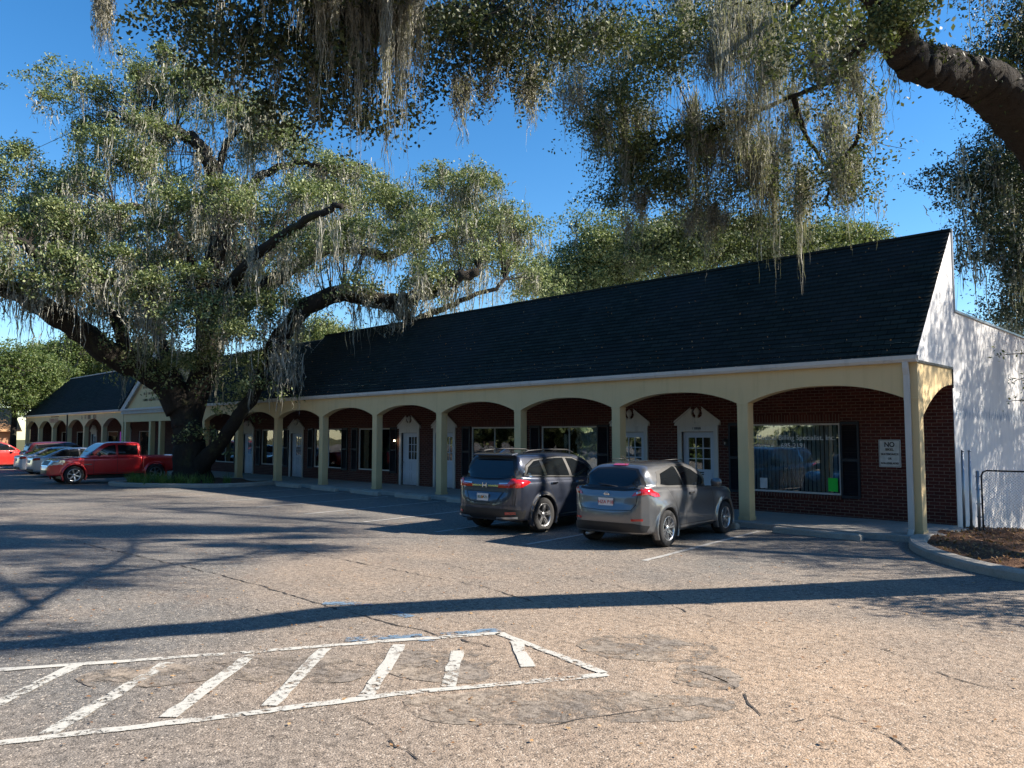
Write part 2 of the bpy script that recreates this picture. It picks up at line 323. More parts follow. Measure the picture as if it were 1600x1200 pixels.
#@@GROUND
# ------------------------------------------------------------------ ground and paving
def sheet(name, pts, z, mat, kind='structure', parent=None):
    return tag(MB().add([(x, y, z) for x, y in pts], [tuple(range(len(pts)))]).build(name, mat, parent), kind=kind)
gr = sheet('ground', [(-600, -600), (600, -600), (600, 900), (-600, 900)], -.75, MT['soil'])
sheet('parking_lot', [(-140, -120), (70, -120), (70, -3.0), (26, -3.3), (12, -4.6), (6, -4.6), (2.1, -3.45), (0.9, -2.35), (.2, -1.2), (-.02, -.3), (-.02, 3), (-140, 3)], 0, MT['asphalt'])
rs = random.Random(5)
def blob(cx, cy, rx, ry, ang=0, n=40, j=.18, seed=1):
    r_ = random.Random(seed); ph = [(r_.uniform(0, 6.3), r_.uniform(.3, 1)) for _ in range(7)]; P = []
    for i in range(n):
        q = 2*pi*i/n; k = 1+sum(j*a*sin((m+2)*q+p)/(m+1.5) for m, (p, a) in enumerate(ph))+r_.uniform(-.02, .02)
        x, y = rx*k*cos(q), ry*k*sin(q); P.append((cx+x*cos(ang)-y*sin(ang), cy+x*sin(ang)+y*cos(ang)))
    return P
def gpt(px, py, z=0):
    d = FW+RT*(px-800)/F_+UP*(600-py)/F_; t = (z-CAM[2])/d[2]; p = CAM+d*t; return float(p[0]), float(p[1])
for i, (a, b, rx, ry, an) in enumerate([(880, 1103, 1.15, .42, .78), (1010, 1012, .62, .50, .5), (680, 1038, .62, .45, .6), (1105, 1058, .32, .30, .8), (455, 1045, .75, .40, .7), (250, 1055, .6, .35, .9)]):
    x, y = gpt(a, b); tag(MB().add([(px_, py_, .004+.0005*i) for px_, py_ in blob(x, y, rx, ry, an, 60, .22, i+3)], [tuple(range(60))]).build('asphalt_patch', MT['asphalt_patch']), kind='structure')
# ------- painted hatch: polygon bands along pixel traced ground lines
def band(mb, p, q, wd, z, wob=.012, seed=0):
    r_ = random.Random(seed); n = max(2, int(math.hypot(q[0]-p[0], q[1]-p[1])/.15)); dx, dy = q[0]-p[0], q[1]-p[1]; L = math.hypot(dx, dy); nx, ny = -dy/L, dx/L; V = []
    for i in range(n+1):
        t = i/n; a, b = r_.uniform(-wob, wob), r_.uniform(-wob, wob); c = r_.uniform(-wob, wob)*.4
        V += [(p[0]+dx*t+nx*(wd/2+a+c), p[1]+dy*t+ny*(wd/2+a+c), z), (p[0]+dx*t-nx*(wd/2+b-c), p[1]+dy*t-ny*(wd/2+b-c), z)]
    mb.add(V, [(2*i, 2*i+1, 2*i+3, 2*i+2) for i in range(n)])
def paint(name, lines, mat, wd, z=.008, seed=1):
    m = MB()
    for i, (p, q) in enumerate(lines): band(m, p, q, wd, z, seed=seed*17+i)
    return tag(m.build(name, mat), kind='structure')
G = gpt
o1 = [(G(-70, 1170), G(300, 1127)), (G(300, 1127), G(640, 1083)), (G(640, 1083), G(950, 1055)), (G(-60, 1052), G(400, 1019)), (G(400, 1019), G(600, 1003)), (G(600, 1003), G(780, 990)), (G(780, 990), G(945, 1053))]
paint('hatch_outline_marking', o1, MT['white_paint'], .095, .008, 1)
o2 = [(G(-40, 1118), G(120, 1040)), (G(75, 1148), G(262, 1036)), (G(262, 1122), G(393, 1024)), (G(422, 1104), G(508, 1014)), (G(572, 1089), G(625, 1008)), (G(700, 1074), G(716, 1018)), (G(824, 1043), G(806, 1002))]
paint('hatch_stripe_marking', o2, MT['white_paint'], .125, .0085, 2)
paint('blue_bay_marking', [(G(505, 943), G(585, 945)), (G(585, 950), G(640, 965)), (G(540, 1000), G(660, 994)), (G(690, 993), G(780, 985)), (G(640, 998), G(700, 1000))], MT['blue_paint'], .16, .0075, 3)
stl = []
for k in range(0, 9):
    x0 = -2.46-2.65*k; stl.append(((x0, -5.7), (x0-.53, -.75)))
paint('stall_line_marking', stl, MT['line_paint'], .10, .007, 4)
stl2 = [((x, -7.6), (x-.3, -2.2)) for x in (-33.4, -36.8, -40.3, -44.1, -48.6)]
paint('far_stall_line_marking', stl2, MT['line_paint'], .10, .007, 5)
# cracks in the asphalt
def crack(pts, wd, seed):
    r_ = random.Random(seed); m = MB(); P = []
    for (a, b) in zip(pts[:-1], pts[1:]):
        n = max(2, int(math.hypot(b[0]-a[0], b[1]-a[1])/.12))
        for i in range(n): P.append((a[0]+(b[0]-a[0])*i/n+r_.uniform(-.03, .03), a[1]+(b[1]-a[1])*i/n+r_.uniform(-.03, .03)))
    V = []
    for x, y in P:
        w_ = wd*r_.uniform(.3, 1.2); V += [(x-w_/2, y-w_/3, .0055), (x+w_/2, y+w_/3, .0055)]
    m.add(V, [(2*i, 2*i+1, 2*i+3, 2*i+2) for i in range(len(P)-1)])
    tag(m.build('asphalt_crack', MT['crack']), kind='structure')
crack([G(100, 842), G(210, 868), G(330, 895), G(430, 922), G(520, 950), G(610, 975), G(700, 995), G(780, 1015)], .045, 1)
crack([G(400, 845), G(520, 872), G(640, 895), G(760, 918), G(860, 948)], .03, 2)
crack([G(940, 885), G(1060, 893), G(1200, 905), G(1330, 925)], .025, 3)
crack([G(545, 1110), G(600, 1145), G(660, 1200)], .02, 4); crack([G(1090, 1050), G(1150, 1075), G(1180, 1110), G(1215, 1130)], .022, 5)
crack([G(60, 905), G(200, 930), G(380, 948), G(480, 972)], .022, 8); crack([G(690, 880), G(760, 897), G(900, 903), G(1010, 925), G(1080, 960)], .016, 9); crack([G(1100, 960), G(1190, 985), G(1330, 1000), G(1440, 1035)], .014, 10); crack([G(300, 1140), G(420, 1150), G(520, 1185)], .014, 11); crack([G(1215, 1130), G(1300, 1120), G(1390, 1150), G(1450, 1195)], .014, 12)
crack([G(1460, 1050), G(1540, 1075), G(1600, 1085)], .018, 6); crack([G(820, 1140), G(980, 1115), G(1120, 1095)], .02, 7)
# kerbs
def smooth_path(P, n=6):
    P = [np.array(p, float) for p in P]; out = []
    for i in range(len(P)-1):
        p0, p1, p2, p3 = P[max(i-1, 0)], P[i], P[i+1], P[min(i+2, len(P)-1)]
        for k in range(n):
            t = k/n; out.append(.5*((2*p1)+(-p0+p2)*t+(2*p0-5*p1+4*p2-p3)*t*t+(-p0+3*p1-3*p2+p3)*t**3))
    out.append(P[-1]); return out
def kerb(name, path, wd=.30, h=.14, mat='kerb', kind='structure'):
    P = smooth_path(path, 8); prof = [(-wd/2, -.03), (-wd/2, h-.05), (-wd/2+.045, h), (wd/2-.03, h), (wd/2, h-.03), (wd/2, -.03)]; V = []; n = len(prof)
    for i, p in enumerate(P):
        t = P[min(i+1, len(P)-1)]-P[max(i-1, 0)]; t /= np.linalg.norm(t); nn = np.array([-t[1], t[0]])
        for a, z in prof: V.append((p[0]+nn[0]*a, p[1]+nn[1]*a, z))
    Fs = [(i*n+k, i*n+(k+1) % n, (i+1)*n+(k+1) % n, (i+1)*n+k) for i in range(len(P)-1) for k in range(n)]+[tuple(range(n)), tuple((len(P)-1)*n+k for k in range(n))]
    return tag(MB().add(V, Fs).build(name, MT[mat]), kind=kind)
kerb('kerb', [(.0, .25), (.08, -.55), (.42, -1.45), (1.05, -2.35), (2.05, -3.2), (3.6, -3.75), (6.5, -4.4), (12, -4.4), (26, -3.2)][::-1])
ISL = [(-25.0, -.12), (-24.6, -1.6), (-24.9, -2.9), (-26.4, -4.2), (-28.2, -5.1), (-29.4, -5.1), (-30.0, -4.2), (-30.05, -2.5), (-30.05, -.12)]
kerb('island_kerb', ISL, .28, .15)
# mulch bed right of the building and island bed: gently uneven sheets
def terrain(name, inside, x0, x1, y0, y1, st, zf, mat):
    nx = int((x1-x0)/st)+1; ny = int((y1-y0)/st)+1; V = []; idx = {}; Fs = []
    for i in range(nx):
        for j in range(ny):
            x = x0+i*st; y = y0+j*st; idx[i, j] = len(V); V.append((x, y, zf(x, y)))
    for i in range(nx-1):
        for j in range(ny-1):
            if inside(x0+(i+.5)*st, y0+(j+.5)*st): Fs.append((idx[i, j], idx[i+1, j], idx[i+1, j+1], idx[i, j+1]))
    return tag(MB().add(V, Fs, True).build(name, mat), kind='structure')
KX = [(.0, .25), (.08, -.55), (.42, -1.45), (1.05, -2.35), (2.05, -3.2), (3.6, -3.75), (6.5, -4.4), (12, -4.4), (26, -3.2)]
def in_bed(x, y):
    if x < .05: return y > 0.3 and x > -.1
    if x > 12: return y > -4.0
    for (xa, ya), (xb, yb) in zip(KX[:-1], KX[1:]):
        if xa <= x <= xb: return y > ya+(yb-ya)*(x-xa)/(xb-xa+1e-6)
    return False
def bed_z(x, y): return .10+.03*sin(x*3.1+1)*sin(y*2.3)+.02*sin(x*9+y*7)-max(0, min(1, (y-2.0)/6.5))*.62*max(0, 1-x/14)
terrain('mulch_bed', in_bed, 0.0, 26, -4.4, 34, .16, bed_z, MT['mulch'])
terrain('island_bed', lambda x, y: y > -4.9+max(0, (x+28.2))*.75 and y > -5.0 and x < -24.7, -30, -24.7, -5.0, -.1, .15, lambda x, y: .11+.04*sin(x*2.3)*sin(y*3), MT['mulch'])
# walkway slab
wk = MB().box(-66, .0, -.32, 2.29, -.04, .12); wk.box(.0, .30, .28, 1.9, -.04, .118)
tag(bevel(wk.build('walkway', MT['concrete']), .012), kind='structure')

#@@BUILDING
# ------------------------------------------------------------------ main building
W0, SP, ZS, ZG = .263, 3.6, 2.775, 3.48
def arch_beam(x0, n, y0, y1, first_right=None, rise=.31, ztop=ZG, spring=ZS, sp=SP):
    """continuous beam: n bays to the left of x0 (right face of first column)."""
    m = MB(); top = ztop
    xs = []
    for k in range(n):
        xr = x0-W0-k*sp; xl = x0-(k+1)*sp; N = 22
        for i in range(N+1):
            t = i/N*2-1; x = (xr+xl)/2-(xl-xr)/2*(-t); xs.append((xr+(xl-xr)*i/N, spring+rise*(1-abs(t)**2.3)))
        # next column head is flat
    pts = [(x0, spring)]+xs+[(x0-n*sp-W0, spring)]
    for (xa, za), (xb, zb) in zip(pts[:-1], pts[1:]):
        v = [(xa, y0, za), (xb, y0, zb), (xb, y0, top), (xa, y0, top), (xa, y1, za), (xb, y1, zb), (xb, y1, top), (xa, y1, top)]
        m.add(v, [(0, 1, 2, 3), (4, 7, 6, 5), (0, 4, 5, 1)])
    m.box(x0-n*sp-W0, x0, y0+.01, y1-.01, top-.02, top); m.add([(x0, y0, spring), (x0, y1, spring), (x0, y1, top), (x0, y0, top)], [(0, 1, 2, 3)])
    return m
def wall_open(x0, x1, z0, z1, ops, yf, th=.22):
    xs = sorted({x0, x1, *[o[0] for o in ops], *[o[1] for o in ops]}); zs = sorted({z0, z1, *[o[2] for o in ops], *[o[3] for o in ops]}); m = MB()
    ins = lambda x, z: any(o[0] < x < o[1] and o[2] < z < o[3] for o in ops)
    for xa, xb in zip(xs[:-1], xs[1:]):
        run = None
        for za, zb in zip(zs[:-1], zs[1:]):
            if ins((xa+xb)/2, (za+zb)/2):
                if run: m.add([(xa, yf, run[0]), (xb, yf, run[0]), (xb, yf, run[1]), (xa, yf, run[1])], [(0, 1, 2, 3)]); run = None
            else: run = (run[0], zb) if run else (za, zb)
        if run: m.add([(xa, yf, run[0]), (xb, yf, run[0]), (xb, yf, run[1]), (xa, yf, run[1])], [(0, 1, 2, 3)])
    for a, b, c, d in ops:
        v = [(a, yf, c), (b, yf, c), (b, yf, d), (a, yf, d), (a, yf+th, c), (b, yf+th, c), (b, yf+th, d), (a, yf+th, d)]
        m.add(v, [(0, 4, 5, 1), (1, 5, 6, 2), (2, 6, 7, 3), (3, 7, 4, 0)])
    return m
YW = 2.27
wins = [(-4.88, -2.45, .62, 2.33, 'dark'), (-12.08, -9.76, .62, 2.33, 'blind'), (-15.46, -13.15, .62, 2.33, 'blind2'), (-22.52, -20.27, .62, 2.33, 'cur'), (-26.05, -23.75, .62, 2.33, 'cur')]
doors = [(-6.27, '1106 A', True), (-8.52, '', True), (-16.9, '', False), (-19.0, '', False)]
bld = thing('strip_mall_building', 'long brick shop building with cream arcade and steep dark green shingle roof, nearest the camera', 'building', (0, 0, 0))
XE = -26.3; RNG0 = np.random.default_rng(3)
ops = [(a, b, c, d) for a, b, c, d, _ in wins]+[(x-.50, x+.50, .12, 2.14) for x, _, _ in doors]
m = wall_open(XE, -.005, .10, 3.6, ops, YW); m.build('brick_wall', MT['brick'], bld, fix=False)
MB().box(XE, -.01, .27, YW, 3.40, 3.44).build('porch_ceiling', MT['trim'], bld)
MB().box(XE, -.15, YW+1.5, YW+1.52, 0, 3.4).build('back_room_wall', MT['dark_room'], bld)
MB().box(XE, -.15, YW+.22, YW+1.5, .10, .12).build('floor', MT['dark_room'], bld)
for a, b, c, d, _ in wins: MB().box(a-.02, b+.02, YW-.006, YW+.02, d+.0, d+.215).build('soldier_course', MT['soldier'], bld)
for a, b, c, d, _ in wins: MB().add([(a-.03, YW-.05, c-.10), (b+.03, YW-.05, c-.10), (b+.03, YW-.05, c-.015), (a-.03, YW-.05, c-.015), (a-.03, YW+.02, c-.10), (b+.03, YW+.02, c-.10), (b+.03, YW+.02, c+.0), (a-.03, YW+.02, c+.0)], [(0, 1, 2, 3), (3, 2, 6, 7), (0, 4, 5, 1), (0, 3, 7, 4), (1, 5, 6, 2)]).build('rowlock_sill', MT['soldier'], bld)

def window(parent, a, b, c, d, style, yf=YW, mull=True):
    fr = MB(); t = .045; y0, y1 = yf+.04, yf+.10
    for bx in ((a, b, d-t, d), (a, b, c, c+t), (a, a+t, c+t, d-t), (b-t, b, c+t, d-t)): fr.box(bx[0], bx[1], y0, y1, bx[2], bx[3])
    if style.startswith('blind') or style == 'cur': fr.box((a+b)/2-.015, (a+b)/2+.015, y0+.01, y1-.01, c+t, d-t)
    f = fr.build('window', MT['trim'], parent)
    MB().box(a+t, b-t, yf+.065, yf+.071, c+t, d-t).build('pane', MT['glass'], f)
    sl = MB(); n = int((b-a-.1)/.105); r_ = random.Random(int(abs(a)*10))
    for i in range(n):
        x = a+.06+i*.105; ang = rad(62 if style == 'dark' else 12)+r_.uniform(-.06, .06); w_ = .045; dx, dy = cos(ang)*w_, sin(ang)*w_
        if style == 'dark' and r_.random() < .06: continue
        sl.add([(x-dx, yf+.14-dy, c+.05), (x+dx, yf+.14+dy, c+.05), (x+dx, yf+.14+dy, d-.05), (x-dx, yf+.14-dy, d-.05)], [(0, 1, 2, 3)])
    sl.build('vertical_blind', MT['blind' if style == 'dark' else 'curtain'], f)
    return f
WF = [window(bld, *w_) for w_ in wins]
text('lettering', 'Medical Billing Specialist, Inc.', .175, MT['letter'], WF[0], (-3.58, YW+.060, 1.98), sx=1.0)
text('lettering', '685-2191', .17, MT['letter'], WF[0], (-3.62, YW+.060, 1.78), sx=1.0)
scribble('lettering', .55, .16, 6, MT['red_ink'], WF[2], (-14.6, YW+.058, 1.75), 3)
def shutter(parent, x0, x1, z0=.56, z1=2.36, yf=YW):
    m = MB(); y0 = yf-.045
    m.box(x0, x0+.05, y0, yf-.003, z0, z1); m.box(x1-.05, x1, y0, yf-.003, z0, z1)
    for za, zb in ((z0, z0+.07), ((z0+z1)/2-.035, (z0+z1)/2+.035), (z1-.07, z1)): m.box(x0+.05, x1-.05, y0, yf-.003, za, zb)
    z = z0+.08
    while z < z1-.09:
        m.add([(x0+.05, y0+.008, z), (x1-.05, y0+.008, z), (x1-.05, yf-.006, z+.035), (x0+.05, yf-.006, z+.035)], [(0, 1, 2, 3)]); z += .04
    return m.build('shutter', MT['shutter'], parent)
for a, b, c, d, _ in wins: shutter(bld, a-.46, a-.02); shutter(bld, b+.02, b+.46)
def door(parent, cx, num, ninelite, yf=YW, full=False):
    w_ = .66; z1 = 2.14
    m = MB(); m.box(cx-w_+.04, cx-.5, yf-.05, yf+.05, .12, z1); m.box(cx+.5, cx+w_-.04, yf-.05, yf+.05, .12, z1); m.box(cx-w_+.04, cx+w_-.04, yf-.05, yf+.05, z1, z1+.17)
    m.box(cx-w_-.03, cx+w_+.03, yf-.09, yf-.001, z1+.17, z1+.225)
    # broken pediment: two raking halves with curled inner ends and a centre urn
    zb = z1+.225
    for s in (-1, 1):
        P = [(cx+s*(w_+.03), zb), (cx+s*(w_+.03), zb+.035), (cx+s*.20, zb+.40), (cx+s*.14, zb+.38), (cx+s*.17, zb+.27), (cx+s*.15, zb+.20), (cx+s*.06, zb+.14), (cx+s*.06, zb)]
        if s > 0: P = P[::-1]
        m.prism(P, yf-.055, yf-.001)
        Q = [(cx+s*(w_+.05), zb+.02), (cx+s*(w_+.05), zb+.065), (cx+s*.16, zb+.45), (cx+s*.19, zb+.39)]
        m.prism(Q if s < 0 else Q[::-1], yf-.09, yf-.056)
    m.box(cx-.058, cx+.058, yf-.05, yf-.002, zb, zb+.15)
    fr = m.build('door_surround', MT['trim'], parent)
    MB().lathe([(.0, 0), (.055, .01), (.03, .05), (.07, .12), (.085, .18), (.05, .24), (.0, .29)], (cx, yf-.05, zb+.15), 'z', 12).build('urn', MT['trim'], fr)
    yd = yf+.06; dm = MB(); gx0, gx1 = (cx-.14, cx+.36) if not ninelite else (cx-.34, cx+.34)
    gz0, gz1 = 1.12, 1.98
    if full: gx0, gx1, gz0 = cx-.36, cx+.36, .9
    dm.box(cx-.5, gx0, yd, yd+.045, .13, 2.13); dm.box(gx1, cx+.5, yd, yd+.045, .13, 2.13); dm.box(gx0, gx1, yd, yd+.045, .13, gz0); dm.box(gx0, gx1, yd, yd+.045, gz1, 2.13)
    for i in (1, 2):
        x = gx0+(gx1-gx0)*i/3; dm.box(x-.012, x+.012, yd-.004, yd+.03, gz0, gz1); z = gz0+(gz1-gz0)*i/3; dm.box(gx0, gx1, yd-.003, yd+.031, z-.012, z+.012)
    for za, zb_ in ((.25, .60), (.68, 1.02)):
        for xa, xb in ((cx-.38, cx-.05), (cx+.05, cx+.38)):
            for q in ((xa, xb, za, za+.02), (xa, xb, zb_-.02, zb_), (xa, xa+.02, za+.02, zb_-.02), (xb-.02, xb, za+.02, zb_-.02)): dm.box(q[0], q[1], yd-.012, yd, q[2], q[3])
    d_ = dm.build('door', MT['door_white'], parent)
    MB().box(gx0, gx1, yd+.012, yd+.018, gz0, gz1).build('door_glass', MT['glass'], d_)
    MB().lathe([(0, -.06), (.03, -.055), (.032, -.03), (.012, -.02), (.012, 0)], (cx-.42, yd, 1.0), 'y', 12).build('handle', MT['steel'], d_)
    if ninelite: MB().box(cx-.13, cx+.13, yd-.01, yd-.001, .97, 1.05).build('mail_slot', MT['black'], d_)
    if num: scribble('number', .26, .06, 5, MT['ink'], fr, (cx, yf-.057, z1+.09), 5)
for x, nn, nl in doors: door(bld, x, nn, nl)
# arcade
arch_beam(0, 7, 0, .27).build('arcade_beam', MT['cream'], bld)
def column(parent, xr, zt=ZS):
    m = MB(); m.box(xr-W0, xr, .0+.004, .266, .12, zt); m.box(xr-W0-.015, xr+.015, -.012, .282, .12, .20); m.box(xr-W0-.006, xr+.006, -.003, .273, zt-.05, zt-.0)
    return bevel(m.build('column', MT['cream'], parent), .006)
for n in range(8): column(bld, -n*SP)
# side beam: half arch from the corner column to the wall
m = MB(); N = 14; ys = [.27+(YW-.27)*i/N for i in range(N+1)]; P = [(y, 2.42+.70*(1-((YW-y)/(YW-.27))**2.0)) for y in ys]
for (ya, za), (yb, zb) in zip(P[:-1], P[1:]):
    v = [(x, y, z) for x in (-.24, -.004) for y, z in ((ya, za), (yb, zb), (yb, ZG), (ya, ZG))]
    m.add(v, [(0, 1, 2, 3), (4, 7, 6, 5), (0, 4, 5, 1)])
m.build('side_beam', MT['cream'], bld)
m = MB(); m.prism([(0, ZG-.02), (0, ZG+.03), (YW+.02, ZG+.03), (YW+.02, ZG-.02)], .001, .02, 'x'); m.box(.001, .02, YW-.01, YW+.015, 3.05, ZG); m.build('dark_trim', MT['black'], bld)
# gable / side wall, parapet
YR, ZR = 2.52, 6.56
sw = MB(); out = [(-.1, 3.50), (YR+.03, ZR+.02), (YR+.04, 4.75), (22, 4.72), (22, -.8), (YW+.012, -.8), (YW+.012, ZG+.02), (-.1, ZG+.02)]
sw.prism(out, -.20, .0, 'x'); sw.build('white_side_wall', MT['sidewall'], bld)
m = MB(); m.prism([(YR+.025, ZR+.04), (YR+.075, ZR+.04), (YR+.085, 4.80), (22.02, 4.77), (22.02, 4.72), (YR+.04, 4.75)], -.24, .03, 'x'); m.build('parapet_cap', MT['steel'], bld)
MB().box(XE, -.21, YW+1.55, 22, 0, 4.3).build('rear_block', MT['sidewall'], bld)
# roof: front slope as overlapping shingle courses
def roof_slope(xa, xb, y0, z0, y1, z1, hip_l=0, rows=27, jag=0):
    m = MB()
    for i in range(rows):
        t0, t1 = i/rows, (i+1)/rows; ya, za = y0+(y1-y0)*t0, z0+(z1-z0)*t0; yb, zb = y0+(y1-y0)*t1, z0+(z1-z0)*t1
        L0, L1 = xa+hip_l*t0, xa+hip_l*t1; nx = max(1, int((xb-xa)/1.2)); r_ = random.Random(i)
        V = []; o = .013
        for k in range(nx+1):
            u_ = k/nx; j = r_.uniform(-.003, .003); V += [(L0+(xb-L0)*u_, ya-o+j, za-.0+o*.6), (L1+(xb-L1)*u_, yb, zb+.002)]
        m.add(V, [(2*k, 2*k+2, 2*k+3, 2*k+1) for k in range(nx)])
        V2 = [(L0, ya-o, za+o*.6), (xb, ya-o, za+o*.6), (xb, ya, za-.002), (L0, ya, za-.002)]; m.add(V2, [(0, 1, 2, 3)])
    return m
m = roof_slope(-25.6, .015, -.13, 3.55, YR, ZR); m.add([(-25.6, YR, ZR), (0, YR, ZR), (0, YR+.03, 4.3), (-25.6, YR+.03, 4.3)], [(0, 1, 2, 3)])
m.build('shingle_roof', MT['roof'], bld, fix=False)
MB().box(-25.6, .02, YR-.06, YR+.10, ZR-.02, ZR+.035).build('ridge_cap', MT['roof'], bld)
MB().prism([(-.12, 3.50), (YR, ZR), (YR, 4.2), (.2, 3.5)], -25.66, -25.6, 'x').build('roof_end', MT['trim'], bld)
lt = np.stack([RNG0.uniform(-25, 0, 900), RNG0.random(900)**2.2], 1); lp_ = np.stack([lt[:, 0], -.11+(YR+.10)*lt[:, 1], 3.59+(ZR-3.53)*lt[:, 1]], 1)
ROOF_LITTER = lp_
# gutter and downspout
g = MB(); prof = [(-.02, 3.47), (-.02, 3.60), (-.03, 3.60), (-.03, 3.485), (-.11, 3.485), (-.14, 3.53), (-.14, 3.60), (-.155, 3.60), (-.155, 3.525), (-.12, 3.47)]
g.prism(prof, -25.9, .03, 'x'); gt = g.build('gutter', MT['trim'], bld)
for k in range(10): MB().box(-2.6*k-1.2, -2.6*k-1.17, -.16, -.03, 3.590, 3.606).build('gutter_strap', MT['trim'], gt)
d = MB(); d.box(-.235, -.135, -.13, -.055, 3.36, 3.48); d.add([(x, y, z) for z, yo in ((3.36, -.13), (3.22, -.085)) for x, y in ((-.235, yo), (-.135, yo), (-.135, yo+.075), (-.235, yo+.075))], [(0, 1, 5, 4), (1, 2, 6, 5), (2, 3, 7, 6), (3, 0, 4, 7)])
d.box(-.235, -.135, -.085, -.010, .22, 3.22); d.add([(x, y, z) for z, yo in ((.22, -.085), (.06, -.22)) for x, y in ((-.235, yo), (-.135, yo), (-.135, yo+.075), (-.235, yo+.075))], [(0, 1, 5, 4), (1, 2, 6, 5), (2, 3, 7, 6), (3, 0, 4, 7)])
d.build('downspout', MT['trim'], bld)
MB().box(-.22, -.15, -.31, -.16, .01, .10).build('drain_elbow', MT['black'], bld)
# ------------------------------------------------------------------ gabled centre pavilion
pav = thing('gabled_shop_building', 'cream gabled shop front half hidden behind the big mossy oak', 'building', (-34.5, 0, 0)); PX = -34.5
def loc(o, dx): return o
XA, XB = -43.6-PX, -26.3-PX
pw = [(-31.0-PX, -28.75-PX, .62, 2.33, 'cur'), (-36.2-PX, -33.9-PX, .62, 2.33, 'cur'), (-41.2-PX, -39.6-PX, .62, 2.33, 'dark')]
pd = [(-27.55-PX, '', False), (-32.35-PX, '', False), (-38.2-PX, '', True)]
m = wall_open(XA, XB, .10, 3.6, [w_[:4] for w_ in pw]+[(x-.5, x+.5, .12, 2.14) for x, _, _ in pd], YW); m.build('brick_wall', MT['brick'], pav, fix=False)
for w_ in pw: window(pav, *w_); shutter(pav, w_[0]-.46, w_[0]-.02); shutter(pav, w_[1]+.02, w_[1]+.46)
for x, nn, nl in pd: door(pav, x, nn, nl)
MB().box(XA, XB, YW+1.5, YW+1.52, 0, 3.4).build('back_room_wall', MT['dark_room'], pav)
MB().box(XA, XB, .27, YW, 3.40, 3.44).build('porch_ceiling', MT['trim'], pav)
arch_beam(-25.463-PX+W0, 2, .005, .265, spring=ZS+.002, ztop=ZG-.004).build('arcade_beam', MT['cream'], pav)
for n in (8, 9): column(pav, -n*SP-PX)
MB().box(XA, -32.663-PX, 0, .27, 2.83, 3.30).build('flat_beam', MT['cream'], pav)
m = MB()
for x in (-43.35, -39.5, -38.1, -35.1): m.box(x-PX-.13, x-PX+.13, .01, .26, .12, 2.83)
m2 = []
for x in (-43.35, -39.5, -38.1, -35.1): bevel(MB().box(x-PX-.13, x-PX+.13, .01, .26, .12, 2.829).build('column', MT['cream'], pav), .006)
GR = -33.4-PX
en = MB(); en.box(XA-.15, GR, -.10, .24, 3.302, 3.56); k = XA
while k < GR-.1: en.box(k, k+.10, -.13, -.10, 3.36, 3.46); k += .2
en.box(XA-.18, GR+.03, -.18, -.10, 3.50, 3.60); en.build('entablature', MT['trim'], pav)
PK = 6.72; hw = (GR-XA+.15)/2; cxg = (GR+XA-.15)/2
MB().prism([(cxg-hw+.1, 3.60), (cxg+hw-.1, 3.60), (cxg, PK-.1)], .0, .12).build('gable_wall', MT['cream'], pav)
rk = MB()
for s in (-1, 1):
    A = np.array([cxg+s*hw, 3.60]); B = np.array([cxg, PK]); dn = (B-A)/np.linalg.norm(B-A)
    q = [A, B, B-np.array([0, .40]), A+np.array([-s*.60, 0])]; rk.prism([tuple(p) for p in (q if s > 0 else q[::-1])], -.14, -.001)
    n_ = int(np.linalg.norm(B-A)/.22)
    for i in range(3, n_-1):
        p = A+dn*(i*.22)+np.array([0, -.42]); rk.box(p[0]-.05, p[0]+.05, -.17, -.141, p[1]-.02, p[1]+.09)
rk.build('rake_trim', MT['trim'], pav)
rf = MB(); rows = 24
for s in (-1, 1):
    for i in range(rows):
        t0, t1 = i/rows, (i+1)/rows; xa, za = cxg+s*(hw+.15)*(1-t0), 3.53+(PK+.06-3.53)*t0; xb, zb = cxg+s*(hw+.15)*(1-t1), 3.53+(PK+.06-3.53)*t1; yb_ = .2+2.7
        rf.add([(xa+s*.01, -.2, za+.03), (xa+s*.01, yb_, za+.03), (xb, yb_, zb), (xb, -.2, zb)], [(0, 1, 2, 3)]); rf.add([(xa+s*.01, -.2, za+.03), (xa+s*.01, yb_, za+.03), (xa, yb_, za-.01), (xa, -.2, za-.01)], [(0, 1, 2, 3)])
rf.build('gable_roof', MT['roof'], pav)
rm = roof_slope(GR-3.2, -25.68-PX, .05, 3.56, YR+.1, ZR-.12); rm.build('shingle_roof', MT['roof'], pav, fix=False)
MB().box(GR-3.2, -25.68-PX, YR+.12, YR+.2, 0, ZR-.1).build('roof_back', MT['trim'], pav)
MB().box(GR+.03, -25.91-PX, -.12, .05, 3.474, 3.59).build('gutter', MT['trim'], pav)
for i in range(3): scribble('gable_lettering', 3.0-.2*(i % 2), .13, 24, MT['brown_ink'], pav, (-39.1-PX, -.01, 4.75-.36*i), 10+i)
# ------------------------------------------------------------------ far wing
fw_ = thing('far_shop_wing', 'far cream arcade wing with dark green hipped roof beyond the red pickup', 'building', (-43.6, 0, 0)); FX = -43.6
FL = -65.2-FX
dn2 = [(-49.5-FX, '', False), (-56.3-FX, '', True)]
fo = [(-47.6-FX, -45.2-FX, .5, 2.33, 'dark'), (-53.6-FX, -51.4-FX, .5, 2.33, 'dark'), (-60.5-FX, -58-FX, .5, 2.33, 'dark'), (-64.4-FX, -62-FX, .5, 2.33, 'dark')]
m = wall_open(FL, -.02, .1, 3.6, [w_[:4] for w_ in fo]+[(x-.5, x+.5, .12, 2.14) for x, _, _ in dn2], YW); m.build('brick_wall', MT['brick'], fw_, fix=False)
for w_ in fo: window(fw_, *w_)
for x, nn, nl in dn2: door(fw_, x, nn, nl)
MB().box(FL, -.02, YW+1.5, YW+1.52, 0, 3.4).build('back_room_wall', MT['dark_room'], fw_)
